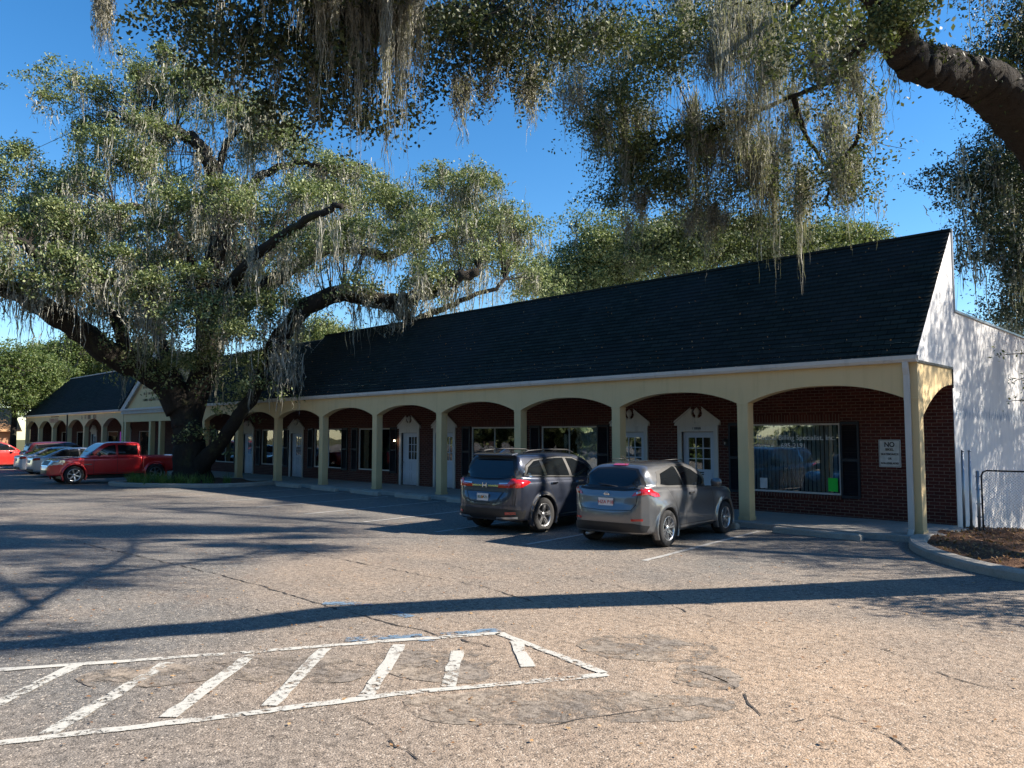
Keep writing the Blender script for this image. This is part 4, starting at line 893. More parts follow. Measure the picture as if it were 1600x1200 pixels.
# ---- larger SUV (dark blue)
def build_crv():
    sp = dict(L=4.60, W=1.855, H=1.69, r=.365, axles=(-1.33, 1.33), k=.06, kj=.04, flare=.012,
        side_low=[(-2.18, .30), (-2.27, .40), (-2.30, .55), (-2.27, .70), (-2.20, .86), (-2.16, 1.06), (-2.02, 1.16), (-1.2, 1.13), (0, 1.06), (.8, 1.03), (1.15, 1.04), (1.7, .98), (2.1, .84), (2.26, .62), (2.25, .36), (2.1, .24), (0, .24), (-2.0, .28)],
        side_gh=[(-2.12, 1.0), (-2.10, 1.14), (-1.96, 1.38), (-1.86, 1.56), (-1.80, 1.63), (-1.3, 1.675), (-.5, 1.69), (.0, 1.66), (.4, 1.55), (.85, 1.27), (1.25, 1.02), (1.2, .9), (-2.1, .9)],
        plan_low=[(2.29, 0), (2.24, .42), (2.08, .70), (1.75, .86), (1.2, .905), (.4, .905), (-.6, .905), (-1.4, .925), (-1.85, .90), (-2.12, .78), (-2.26, .50), (-2.30, 0)],
        plan_gh=[(1.3, 0), (1.1, .5), (.7, .72), (.1, .82), (-.7, .84), (-1.4, .82), (-1.85, .74), (-2.05, .60), (-2.13, .3), (-2.14, 0)],
        front_low=[(0, .24), (.80, .24), (.90, .36), (.925, .62), (.925, .82), (.90, .98), (.83, 1.10), (.6, 1.18), (0, 1.2)],
        front_gh=[(0, .9), (.88, .9), (.86, 1.04), (.79, 1.25), (.68, 1.50), (.58, 1.62), (.35, 1.68), (0, 1.695)])
    def ops(f, x, y, z):
        v = np.maximum(np.maximum(np.abs(y)-(.52-.9*np.maximum(0, .80-z)), np.abs(z-.72)-.115), -(x+2.05)); d = smax(v, -(x+2.28)-.02, .02)*.7
        return smax(f, -(np.maximum(d, (-2.235)-x)*1.0) if False else f, .01)
    def crease(f, x, y, z):
        d = np.sqrt((z-.62)**2+(np.abs(y)-.985)**2)-.075; return smax(f, -np.maximum(d, np.abs(x)-.85), .05)
    sp['ops'] = [crease]
    root = thing('suv', 'dark blue SUV parked nose in, just left of the grey crossover', 'car'); c = Car(sp); c.body(root, MT['p_blue'], .03); P = MT
    for a in ('left', 'right'):
        c.panel('window_chrome', [(-1.86, 1.19), (-1.74, 1.42), (-1.45, 1.535), (-.6, 1.585), (0, 1.56), (.42, 1.42), (.95, 1.085), (0, 1.10), (-1.1, 1.145)], a, .004, P['chrome'], root)
        c.panel('window_trim', [(-1.83, 1.20), (-1.72, 1.405), (-1.44, 1.515), (-.6, 1.565), (0, 1.54), (.40, 1.405), (.90, 1.10), (0, 1.115), (-1.1, 1.16)], a, .007, P['black'], root)
        c.panel('quarter_window', [(-1.76, 1.22), (-1.68, 1.37), (-1.42, 1.49), (-1.24, 1.505), (-1.20, 1.19)], a, .011, P['car_glass'], root)
        c.panel('rear_side_window', [(-1.10, 1.185), (-1.13, 1.51), (-.6, 1.54), (-.36, 1.535), (-.30, 1.15)], a, .011, P['car_glass'], root)
        c.panel('pillar', [(-1.20, 1.19), (-1.24, 1.51), (-1.14, 1.515), (-1.11, 1.185)], a, .012, P['chrome'], root, .03)
        c.panel('front_side_window', [(-.20, 1.15), (-.26, 1.53), (0, 1.515), (.38, 1.38), (.78, 1.13), (0, 1.14)], a, .011, P['car_glass'], root)
        c.line('door_seam', [(-.26, 1.12), (-.24, .8), (-.24, .34)], a, .011, P['black'], root, .002); c.line('door_seam', [(.86, 1.08), (.90, .7), (.84, .36)], a, .011, P['black'], root, .002)
        c.line('door_seam', [(-1.18, 1.15), (-1.12, .95), (-.95, .70), (-.86, .38), (.84, .36)], a, .011, P['black'], root, .002); c.line('hatch_seam', [(-2.0, 1.2), (-2.10, 1.0), (-2.14, .6)], a, .010, P['black'], root, .002)
        c.panel('sill', [(-.92, .22), (-.92, .33), (.92, .33), (.92, .22)], a, .012, P['black'], root); c.line('sill_chrome', [(-.88, .345), (.90, .345)], a, .025, P['chrome'], root, .012)
        c.panel('tail_light', [(-2.17, .96), (-2.12, 1.12), (-1.98, 1.12), (-1.78, 1.09), (-1.74, 1.06), (-1.86, 1.02), (-2.05, .96)], a, .012, P['red_lens'], root, .03)
        s_ = 1 if a == 'left' else -1
        for xh in (-.95, .02): hd = MB().box(-.10, .10, 0, .035, -.016, .016).build('door_handle', P['chrome'], root); hd.location = c.project([(xh, 1.02)], a)[0]; hd.scale = (1, s_, 1)
        c.panel('headlight', [(1.5, .96), (2.0, .86), (2.15, .74), (1.7, .83)], a, .01, P['clear_lens'], root, .04)
        for xw in sp['axles']:
            A = [(xw+.485*cos(t), .365+.485*sin(t)) for t in np.linspace(-.25, pi+.25, 26)]; B_ = [(xw+.425*cos(t), .365+.425*sin(t)) for t in np.linspace(pi+.25, -.25, 26)]; c.panel('arch_trim', A+B_, a, .008, P['black'], root, .05)
    c.panel('rear_window_trim', [(-.76, 1.13), (-.66, 1.42), (-.56, 1.57), (0, 1.61), (.56, 1.57), (.66, 1.42), (.76, 1.13), (0, 1.10)], 'rear', .004, P['black'], root)
    c.panel('rear_window', [(-.68, 1.15), (-.60, 1.38), (-.52, 1.51), (0, 1.54), (.52, 1.51), (.60, 1.38), (.68, 1.15), (0, 1.13)], 'rear', .009, P['car_glass'], root)
    c.panel('windshield', [(-.74, 1.12), (-.62, 1.44), (-.50, 1.56), (.50, 1.56), (.62, 1.44), (.74, 1.12), (.3, 1.07), (-.3, 1.07)], 'front', .006, P['car_glass'], root)
    for s_ in (-1, 1):
        c.panel('tail_light', [(s_*.86, .97), (s_*.60, .955), (s_*.36, .955), (s_*.34, 1.02), (s_*.58, 1.03), (s_*.64, 1.08), (s_*.68, 1.22), (s_*.70, 1.40), (s_*.745, 1.40), (s_*.78, 1.22), (s_*.86, 1.10)], 'rear', .012, P['red_lens'], root, .03)
        c.panel('reverse_lamp', [(s_*.38, 1.022), (s_*.60, 1.035), (s_*.62, 1.06), (s_*.38, 1.05)], 'rear', .016, P['clear_lens'], root, .03)
        c.panel('reflector', [(s_*.58, .415), (s_*.78, .42), (s_*.77, .475), (s_*.58, .465)], 'rear', .016, P['red_lens'], root, .03)
        c.line('tailgate_seam', [(s_*.74, .95), (s_*.72, .60), (0, .585)], 'rear', .011, P['black'], root, .002)
        c.panel('silver_skid', [(s_*.80, .335), (s_*.40, .33), (s_*.36, .28), (0, .28), (0, .31), (s_*.32, .31), (s_*.38, .365), (s_*.80, .375)], 'rear', .02, P['rim'], root, .04)
    c.panel('bumper_insert', [(-.86, .27), (-.88, .50), (-.6, .53), (.6, .53), (.88, .50), (.86, .27)], 'rear', .008, P['black'], root)
    c.panel('plate_recess', [(-.36, .66), (-.50, .86), (.50, .86), (.36, .66)], 'rear', .006, P['p_blue'], root); 
    for p_, q_ in (((-.36, .655), (.36, .655)), ((-.36, .655), (-.51, .87)), ((.36, .655), (.51, .87)), ((-.51, .87), (.51, .87))): c.line('recess_edge', [p_, q_], 'rear', .018, P['black'], root, .008)
    c.line('chrome_bar', [(-.36, .99), (0, .985), (.36, .99)], 'rear', .035, P['chrome'], root, .014)
    q = c.project([(0, .99)], 'rear')[0]; e = MB(); e.box(-.012, 0, -.06, -.042, -.05, .05); e.box(-.012, 0, .042, .06, -.05, .05); e.box(-.0121, 0.001, -.042, .042, -.009, .009); em = e.build('emblem', P['chrome'], root); em.location = (q[0]-.022, 0, 1.0)
    q = c.project([(0, .75)], 'rear')[0]; pl = MB().box(-.012, 0, -.155, .155, -.075, .075).build('number_plate', P['plate'], root); pl.location = (q[0]-.014, 0, .755)
    text('plate_lettering', 'BL0 A21', .08, P['plate_or'], pl, (-.014, 0, 0), (pi/2, 0, -pi/2), bold=.001)
    MB().lathe([(0, .004), (.030, .004), (.030, 0)], (0, 0, 0), 'x', 14).build('plate_orange', P['orange'], pl).location = (-.020, 0, 0)
    for s_ in (-1, 1): MB().tube([(-1.65, s_*.60, 1.665), (-1.5, s_*.60, 1.71), (-.9, s_*.62, 1.735), (-.1, s_*.61, 1.715), (.15, s_*.59, 1.655)], .016, 8).build('roof_rail', P['black'], root)
    f_ = MB(); f_.prism([(-1.72, 1.66), (-1.55, 1.74), (-1.45, 1.735), (-1.40, 1.67)], -.03, .03); f_.build('aerial_fin', P['p_blue'], root)
    sp_ = MB(); sp_.prism([(-1.78, 1.665), (-1.98, 1.635), (-1.98, 1.61), (-1.80, 1.62)], -.56, .56); bevel(sp_.build('spoiler', P['p_blue'], root), .008)
    mirror(root, .72, 1.14, sp['W'], P['p_blue']); wheels(root, sp, 'two'); return root
def generic(kind, name, label, paint, style='five', h=.045, group=None):
    if kind == 'sedan':
        sp = dict(L=4.6, W=1.80, H=1.45, r=.32, axles=(-1.33, 1.35), k=.06, kj=.05,
            side_low=[(-2.22, .30), (-2.30, .5), (-2.28, .75), (-2.22, .95), (-1.9, 1.0), (-1.0, .97), (0, .93), (1.0, .92), (1.7, .84), (2.15, .72), (2.28, .5), (2.2, .28), (0, .22), (-2.1, .26)],
            side_gh=[(-1.95, .92), (-1.7, 1.06), (-1.1, 1.32), (-.6, 1.43), (0, 1.45), (.35, 1.38), (.8, 1.14), (1.25, .90), (1.1, .8), (-1.9, .8)], top=1.39, gl=(-1.55, -1.0, -.55, .35, .85), belt=.985)
    else:
        sp = dict(L=4.65, W=1.86, H=1.70, r=.36, axles=(-1.35, 1.38), k=.06, kj=.05,
            side_low=[(-2.2, .34), (-2.3, .55), (-2.27, .8), (-2.2, 1.08), (-1.9, 1.15), (-1.0, 1.12), (0, 1.08), (1.0, 1.06), (1.7, 1.0), (2.15, .86), (2.28, .6), (2.2, .34), (0, .26), (-2.1, .30)],
            side_gh=[(-2.12, 1.0), (-2.02, 1.3), (-1.85, 1.6), (-1.4, 1.68), (-.4, 1.70), (.2, 1.62), (.7, 1.36), (1.2, 1.05), (1.1, .9), (-2.1, .9)], top=1.60, gl=(-1.95, -1.7, -.6, .35, .9), belt=1.14)
    W = sp['W']; sc = W/1.8
    sp.update(plan_low=[(2.29, 0), (2.24, .42*sc), (2.05, .70*sc), (1.7, .84*sc), (1.2, .88*sc), (0, .90*sc), (-1.3, .895*sc), (-1.8, .86*sc), (-2.15, .72*sc), (-2.28, .45*sc), (-2.31, 0)],
        plan_gh=[(1.3, 0), (1.1, .5), (.7, .70), (0, .80*sc), (-1.2, .78*sc), (-1.8, .68), (-2.1, .45), (-2.15, 0)], front_low=[(0, .24), (W/2-.1, .24), (W/2-.01, .4), (W/2, .65), (W/2-.03, .9), (W/2-.12, sp['belt']+.05), (.4, sp['belt']+.12), (0, sp['belt']+.14)],
        front_gh=[(0, .8), (W/2-.05, .8), (W/2-.08, sp['belt']), (W/2-.22, sp['H']-.17), (W/2-.36, sp['H']-.05), (.3, sp['H']), (0, sp['H']+.005)])
    root = thing(name, label, 'car', group=group); c = Car(sp); c.body(root, MT[paint], h); P = MT; g = sp['gl']; b = sp['belt']; t = sp['top']
    for a in ('left', 'right'):
        c.panel('window_trim', [(g[0], b+.03), (g[1], t-.06), (g[2], t), (0, t-.0), (g[3], t-.07), (g[4], b+.02), (0, b+.0)], a, .004, P['black'], root, .1)
        c.panel('rear_side_window', [(g[0]+.15, b+.05), (g[1]+.06, t-.10), (g[2], t-.04), (-.28, t-.035), (-.28, b+.03)], a, .009, P['car_glass'], root, .1)
        c.panel('front_side_window', [(-.20, b+.03), (-.20, t-.035), (0, t-.04), (g[3]-.05, t-.10), (g[4]-.12, b+.04)], a, .009, P['car_glass'], root, .1)
        c.panel('tail_light', [(-2.24, b-.16), (-2.20, b-.02), (-1.98, b-.04), (-2.0, b-.14)], a, .012, P['red_lens'], root, .08)
        c.panel('headlight', [(1.6, b-.12), (2.05, b-.22), (2.15, b-.30), (1.75, b-.25)], a, .01, P['clear_lens'], root, .08)
        c.line('door_seam', [(-.24, b), (-.24, .32)], a, .012, P['black'], root, .003); c.line('door_seam', [(.84, b-.03), (.84, .34)], a, .012, P['black'], root, .003)
    c.panel('rear_window', [(-.62, b+.07), (-.5, t-.05), (.5, t-.05), (.62, b+.07)], 'rear', .008, P['car_glass'], root, .1)
    c.panel('windshield', [(-.66, b+.06), (-.5, t-.03), (.5, t-.03), (.66, b+.06)], 'front', .008, P['car_glass'], root, .1)
    for s_ in (-1, 1): c.panel('tail_light', [(s_*.84, b-.16), (s_*.52, b-.16), (s_*.50, b-.05), (s_*.84, b-.03)], 'rear', .012, P['red_lens'], root, .08)
    q = c.project([(0, b-.2)], 'rear')[0]; pl = MB().box(-.012, 0, -.155, .155, -.075, .075).build('number_plate', P['plate'], root); pl.location = (q[0]-.01, 0, b-.22)
    c.panel('bumper_insert', [(-.6, .28), (-.6, .40), (.6, .40), (.6, .28)], 'rear', .008, P['black'], root, .1); c.panel('grille', [(-.5, .42), (-.55, .62), (.55, .62), (.5, .42)], 'front', .008, P['black'], root, .1)
    mirror(root, .7, b+.06, W, P['black'] if kind == 'sedan' else P[paint]); wheels(root, sp, style); return root
def build_truck():
    sp = dict(L=5.45, W=1.88, H=1.78, r=.385, axles=(-1.62, 1.68), k=.05, kj=.04, flare=.035,
        side_low=[(-2.68, .50), (-2.70, .62), (-2.69, 1.12), (-2.60, 1.17), (-1.0, 1.17), (-.9, 1.14), (.6, 1.10), (1.1, 1.12), (1.8, 1.10), (2.35, 1.0), (2.52, .85), (2.62, .6), (2.6, .38), (2.35, .33), (1.2, .36), (-1.0, .36), (-2.5, .46)],
        side_gh=[(-1.03, 1.0), (-1.02, 1.5), (-.93, 1.72), (-.7, 1.765), (0, 1.78), (.35, 1.74), (.65, 1.58), (1.18, 1.10), (1.1, 1.0)],
        plan_low=[(2.66, 0), (2.58, .5), (2.40, .78), (2.0, .90), (1.4, .925), (0, .925), (-1.6, .925), (-2.5, .925), (-2.68, .90), (-2.70, 0)],
        plan_gh=[(1.25, 0), (1.05, .55), (.7, .76), (0, .82), (-.8, .81), (-1.0, .74), (-1.05, 0)], front_low=[(0, .36), (.80, .36), (.90, .45), (.93, .7), (.925, .95), (.89, 1.08), (.80, 1.15), (.4, 1.18), (0, 1.19)],
        front_gh=[(0, .9), (.86, .9), (.85, 1.12), (.77, 1.45), (.66, 1.68), (.52, 1.75), (.3, 1.78), (0, 1.785)])
    def bed(f, x, y, z):
        d = np.maximum(np.maximum(np.abs(x+1.84)-.76, np.abs(y)-.80), .70-z); f = smax(f, -d, .03); gap = np.maximum(np.abs(x+1.045)-.012, .5-z); return np.maximum(f, -gap)
    sp['ops'] = [bed]
    root = thing('pickup_truck', 'red double cab pickup truck parked beside the big oak', 'truck'); c = Car(sp); c.body(root, MT['p_red'], .04); P = MT
    for a in ('left', 'right'):
        c.panel('rear_side_window', [(-.86, 1.20), (-.86, 1.60), (-.05, 1.63), (-.05, 1.20)], a, .006, P['car_glass'], root, .08)
        c.panel('front_side_window', [(.04, 1.20), (.04, 1.63), (.30, 1.60), (.52, 1.50), (.86, 1.21)], a, .006, P['car_glass'], root, .08)
        c.line('door_seam', [(0, 1.66), (0, .42)], a, .014, P['black'], root, .003); c.line('door_seam', [(.93, 1.15), (.95, .44)], a, .014, P['black'], root, .003); c.line('door_seam', [(-.94, 1.62), (-.94, .44), (.95, .43)], a, .014, P['black'], root, .003)
        c.panel('headlight', [(2.05, .90), (2.05, 1.02), (2.30, 1.00), (2.50, .90), (2.52, .80), (2.30, .84)], a, .010, P['clear_lens'], root, .05)
        for xh in (-.75, .22): hd = MB().box(-.1, .1, 0, .04, -.018, .018).build('door_handle', P['p_red'], root); hd.location = c.project([(xh, 1.08)], a)[0]; hd.scale = (1, 1 if a == 'left' else -1, 1)
        c.panel('fender_badge', [(1.02, .80), (1.02, .835), (1.32, .835), (1.32, .80)], a, .01, P['chrome'], root, .05)
        c.panel('tail_light', [(-2.69, .80), (-2.69, 1.12), (-2.60, 1.12), (-2.60, .80)], a, .01, P['red_lens'], root, .05)
    for s_ in (-1, 1): c.panel('headlight', [(s_*.88, .82), (s_*.52, .80), (s_*.50, .96), (s_*.88, .99)], 'front', .010, P['clear_lens'], root, .05)
    c.panel('windshield', [(-.70, 1.18), (-.58, 1.58), (-.48, 1.68), (.48, 1.68), (.58, 1.58), (.70, 1.18)], 'front', .006, P['car_glass'], root, .08)
    c.panel('rear_window', [(-.6, 1.25), (-.52, 1.6), (.52, 1.6), (.6, 1.25)], 'rear', .006, P['car_glass'], root, .08)
    c.panel('grille_surround', [(-.46, .76), (-.44, .99), (.44, .99), (.46, .76)], 'front', .008, P['chrome'], root, .06); c.panel('grille', [(-.40, .79), (-.39, .96), (.39, .96), (.40, .79)], 'front', .014, P['black'], root, .06)
    c.panel('lower_grille', [(-.45, .46), (-.45, .60), (.45, .60), (.45, .46)], 'front', .008, P['black'], root, .06)
    MB().box(-2.86, -2.70, -.85, .85, .50, .64).build('rear_bumper', P['chrome'], root)
    mirror(root, .78, 1.24, sp['W'], P['black']); wheels(root, sp, 'six')
    MB().box(-2.58, -1.08, -.79, .79, .68, .70).build('bed_floor', P['black'], root); return root
def place(o, x, y, ang, s_=1.0): o.location = (x, y, .0); o.rotation_euler = (0, 0, ang); o.scale = (s_,)*3; return o
J = build_juke(); place(J, -4.04, -2.95, rad(90+6), 1.0)
CR = build_crv(); place(CR, -7.14, -2.85, rad(90+5), 1.0)
TR = build_truck(); place(TR, -31.75, -4.45, rad(-90), 1.0)
c1 = generic('sedan', 'sedan', 'silver sedan mostly hidden behind the front of the red pickup', 'p_silver', h=.05, group='cars parked by the far wing'); place(c1, -38.6, -3.7, rad(90))
c2 = generic('sedan', 'sedan', 'white sedan with a red tail light, parked left of the red pickup', 'p_white', group='cars parked by the far wing'); place(c2, -42.0, -3.5, rad(90))
c3 = generic('suv', 'suv', 'dark maroon SUV behind the white sedan', 'p_maroon', h=.05, group='cars parked by the far wing'); place(c3, -46.4, -2.3, rad(90))
c4 = generic('suv', 'suv', 'bright red SUV second from the left edge', 'p_red2', h=.05, group='cars parked by the far wing'); place(c4, -50.4, -4.9, rad(90))
c5 = generic('sedan', 'sedan', 'pale car at the left edge beyond the red SUV', 'p_pale', h=.05, group='cars parked by the far wing'); place(c5, -60, -6.6, rad(85))

#@@TREES
# ------------------------------------------------------------------ trees
RNG = np.random.default_rng(11)
def unit(v): return v/(np.linalg.norm(v, axis=-1, keepdims=True)+1e-9)
def leaf_mesh(name, C, size, mat, parent, up=.35, asp=.5, droop=0):
    n = len(C); d = unit(RNG.normal(size=(n, 3))+np.array([0, 0, -droop])); nm = unit(RNG.normal(size=(n, 3))*(1-up)+np.array([0, 0, up*1.6])); s_ = unit(np.cross(d, nm)); L = size*RNG.uniform(.65, 1.3, (n, 1)); Wd = L*asp
    V = np.empty((n, 4, 3)); V[:, 0] = C-d*L/2; V[:, 1] = C+s_*Wd/2-d*L*.05; V[:, 2] = C+d*L/2; V[:, 3] = C-s_*Wd/2-d*L*.05
    return np_mesh(name, V.reshape(-1, 3), np.arange(4*n).reshape(n, 4), mat, parent)
def ell_px(px, py, rx, ry, D, dd=None):
    """an ellipsoid of foliage seen at a place in the photograph, at its own distance: centre, three radii (across, depth, up)"""
    c = at(px, py, D); a = rx*D/F_; u_ = ry*D/F_; return c, np.array([a, dd if dd else max(a, u_)*.9, u_])
def spray_points(ells, n_leaf, per=26, sr=.30, shell=.45, seed=0, flat=.6, pad=0.0, fill=14):
    """leaves gathered in sprays, sprays gathered in flattish pads set in the outer part of every ellipsoid"""
    vol = np.array([e[1][0]*e[1][2] for e in ells]); wt = np.array([e[2] if len(e) > 2 else 1 for e in ells])*vol; wt /= wt.sum(); out = []; cen = []
    for e, w_ in zip(ells, wt):
        ns = max(3, int(n_leaf*w_/per)); K = max(4, ns//fill) if pad else ns
        d = unit(RNG.normal(size=(K, 3))); r = RNG.uniform(shell, 1.0, (K, 1))**.7; r *= 1+.22*np.sin(d[:, :1]*5.3+e[0][0])*np.sin(d[:, 2:3]*6.1+e[0][1])
        loc_ = d*r*np.array([e[1][0], e[1][1], e[1][2]])
        if pad:
            k = RNG.integers(0, K, ns); sz = RNG.uniform(.6, 1.4, (K, 1))[k]; off_ = RNG.normal(size=(ns, 3))*np.array([pad, pad, pad*.42])*sz; off_ = np.clip(off_, -1.9*pad, 1.9*pad); off_[:, 2] += .25*pad-.16*(off_[:, 0]**2+off_[:, 1]**2)/pad; loc_ = loc_[k]*.92+off_
        c = e[0]+loc_[:, :1]*RT+loc_[:, 1:2]*np.array([-RT[1], RT[0], 0])+loc_[:, 2:3]*np.array([0, 0, 1.0])
        cen.append(c); p = np.clip(RNG.normal(size=(ns, per, 3)), -2, 2)*sr*np.array([1, 1, flat])*RNG.uniform(.6, 1.25, (ns, 1, 1)); out.append((c[:, None, :]+p).reshape(-1, 3))
    return np.concatenate(out), np.concatenate(cen)
def moss_mesh(name, tops, length, parent, strands=10, wd=.03, spread=.18, seg=5, mat='moss', fuzz=2, pull=.22):
    """tops: n x 3 hanging points, each a tangle of thin strands of very unequal length with short side hairs"""
    n = len(tops); Ls = length*RNG.uniform(.25, 1.45, n)**1.1; N = n*strands; sc = np.repeat(RNG.uniform(.45, 1.7, n), strands)[:, None]; T = np.repeat(tops, strands, 0); pk = T.copy(); ang = np.repeat(RNG.uniform(0, pi, n), strands)
    o1 = RNG.normal(size=N)*spread*1.5; o2 = RNG.normal(size=N)*spread*.6; off = np.stack([o1*np.cos(ang)-o2*np.sin(ang), o1*np.sin(ang)+o2*np.cos(ang), RNG.normal(size=N)*spread*1.7], 1)*sc; T = T+off
    L = np.repeat(Ls, strands)*(.12+RNG.beta(1.3, 2.2, N)*1.25)*np.clip(1.15-.25*np.abs(o1)/spread, .3, 1.2); a = RNG.uniform(0, 2*pi, N)
    W_ = wd*RNG.uniform(.4, 1.5, N); V = np.empty((N, seg+1, 2, 3)); wk_ = np.zeros((N, 2)); mid = []
    for k in range(seg+1):
        t = k/seg; c = T+np.stack([0*L, 0*L, -L*t], 1); c[:, :2] += (pk[:, :2]-T[:, :2])*(t*pull); wk_ += RNG.normal(size=(N, 2))*wd*1.15; c[:, :2] += wk_; ww = W_*(1-t)**.5*(.4+1.1*RNG.random(N))+.002
        h = np.stack([np.cos(a+t*2.5)*ww/2, np.sin(a+t*2.5)*ww/2, RNG.normal(size=N)*wd*.5], 1); V[:, k, 0] = c-h; V[:, k, 1] = c+h; mid.append(c)
    b = np.arange(N)[:, None]*(2*(seg+1)); k = np.arange(seg)[None, :]*2; q = np.stack([b+k, b+k+1, b+k+3, b+k+2], -1).reshape(-1, 4); V = V.reshape(-1, 3)
    if fuzz:
        mid = np.stack(mid, 1); M_ = N*fuzz; si = np.repeat(np.arange(N), fuzz); kk = RNG.integers(0, seg, M_); f = RNG.random((M_, 1)); p0 = mid[si, kk]*(1-f)+mid[si, kk+1]*f
        d = unit(RNG.normal(size=(M_, 3))*np.array([1, 1, .5])+np.array([0, 0, -.9]))*wd*RNG.uniform(1.5, 5, (M_, 1)); s_ = unit(np.cross(d, RNG.normal(size=(M_, 3))))*wd*.22
        Q = np.stack([p0-s_, p0+s_, p0+d*.6+s_*.6, p0+d], 1).reshape(-1, 3); q = np.concatenate([q, np.arange(4*M_).reshape(M_, 4)+len(V)]); V = np.concatenate([V, Q])
    return np_mesh(name, V, q, MT[mat], parent)
def limb(m, P, r0, r1, seg=10, noise=.12, n=6, wob=.0, pw=1.0, seed=1):
    P = smooth_path(P, n); r_ = random.Random(seed); k = len(P)
    if wob: P = [p+np.array([r_.uniform(-wob, wob) for _ in range(3)])*(i/k) for i, p in enumerate(P)]
    m.tube(P, list(np.interp(np.arange(k)/n, range(len(r0)), r0)) if hasattr(r0, '__len__') else [r0+(r1-r0)*(i/(k-1))**pw for i in range(k)], seg, noise, r_); return P
def twigs(m, nodes, targets, r0=.05, r1=.012, frac=1.0, seed=2, maxd=6):
    """a branchlet from the nearest limb node to each spray centre"""
    nodes = np.array(nodes); r_ = random.Random(seed)
    for c in targets:
        if r_.random() > frac: continue
        d = np.linalg.norm(nodes-c, axis=1); i = int(d.argmin())
        if d[i] > maxd or d[i] < .1: continue
        a = nodes[i]; mid = (a+c)/2+np.array([r_.uniform(-.12, .12)*d[i], r_.uniform(-.12, .12)*d[i], r_.uniform(-.05, .16)*d[i]]); m.tube([a, (a+mid)/2+np.array([0, 0, .03*d[i]]), mid, c], [r0*(.5+.12*d[i]), r0*.5, r0*.3, r1], 4, cap=False)
def A(*t): return [at(*p) for p in t]
# ---------- big live oak on the island
oak = thing('live_oak', 'huge spreading live oak draped in moss, standing on the kerbed island', 'tree')
oak.location = (0, 0, 0)
bk = MB(); nodes = []; D0 = 33
base = at(296, 751, D0)
for P, r0, r1, sd in (
    (A((300, 757, 33), (298, 738, 33), (295, 700, 33), (291, 660, 33), (284, 620, 33.2)), (.95, .74, .62, .58, .60), 0, 1),
    (A((284, 640, 33), (262, 600, 33), (225, 578, 32.6), (180, 560, 32), (130, 520, 31), (85, 490, 30), (30, 458, 29), (-50, 450, 28)), (.60, .62, .58, .54, .48, .44, .36, .30), 0, 2),
    (A((300, 745, 33), (318, 722, 32.7), (345, 690, 32.3), (372, 650, 31.8), (398, 612, 31.4), (412, 570, 31.2), (440, 525, 31), (480, 480, 31), (540, 458, 31), (605, 472, 31), (650, 466, 30.8), (700, 440, 30.6), (745, 424, 30.5)), (.42, .36, .28, .26, .27, .30, .34, .36, .34, .30, .26, .22, .16), 0, 3),
    (A((290, 670, 33), (305, 620, 33.3), (322, 570, 33.5), (326, 520, 33.6), (322, 470, 33.8), (332, 420, 34), (346, 360, 34.2), (338, 300, 34.3), (322, 245, 34.3), (296, 214, 34.5), (250, 196, 34.5), (205, 190, 34.5)), (.58, .56, .54, .50, .46, .44, .40, .36, .32, .27, .22, .15), 0, 4),
    (A((322, 540, 33.5), (340, 520, 34), (375, 480, 35), (425, 440, 36), (480, 405, 36.5), (540, 385, 37), (600, 398, 37.3), (660, 380, 37.5), (720, 360, 38)), .48, .14, 5),
    (A((326, 500, 33.6), (308, 440, 33), (290, 400, 32.5), (262, 350, 32), (235, 330, 31.5), (180, 322, 31)), .36, .12, 6),
    (A((330, 420, 34), (360, 350, 34.5), (385, 300, 35), (420, 268, 35.2), (470, 255, 35.5), (520, 262, 35.5)), .34, .10, 7),
    (A((335, 300, 34.3), (345, 250, 34.6), (360, 215, 35), (395, 190, 35.2), (420, 170, 35.2)), .20, .07, 8),
    (A((205, 585, 32.3), (190, 520, 32.5), (170, 470, 33), (140, 430, 34), (100, 400, 35), (60, 380, 36)), .34, .10, 9),
    (A((120, 510, 31), (90, 450, 30), (60, 400, 29), (20, 370, 28.5), (-40, 350, 28)), .26, .09, 10),
    (A((285, 620, 33.2), (260, 560, 35), (240, 500, 37), (215, 440, 39), (180, 390, 41)), .42, .12, 11),
    (A((320, 570, 33.5), (345, 520, 36), (380, 450, 39), (430, 390, 41), (500, 340, 43)), .40, .12, 12),
    (A((326, 520, 33.6), (350, 460, 31), (400, 400, 29), (470, 350, 28), (530, 320, 27.5)), .34, .1, 13),
    (A((605, 470, 31), (640, 500, 31), (668, 490, 31), (720, 470, 31), (790, 440, 31)), .20, .07, 14),
    (A((395, 612, 31.4), (420, 600, 31), (440, 570, 30.5), (450, 540, 30)), .14, .05, 15)):
    nodes += limb(bk, P, r0, r1, 12, .10, 6, .12, .85, sd)
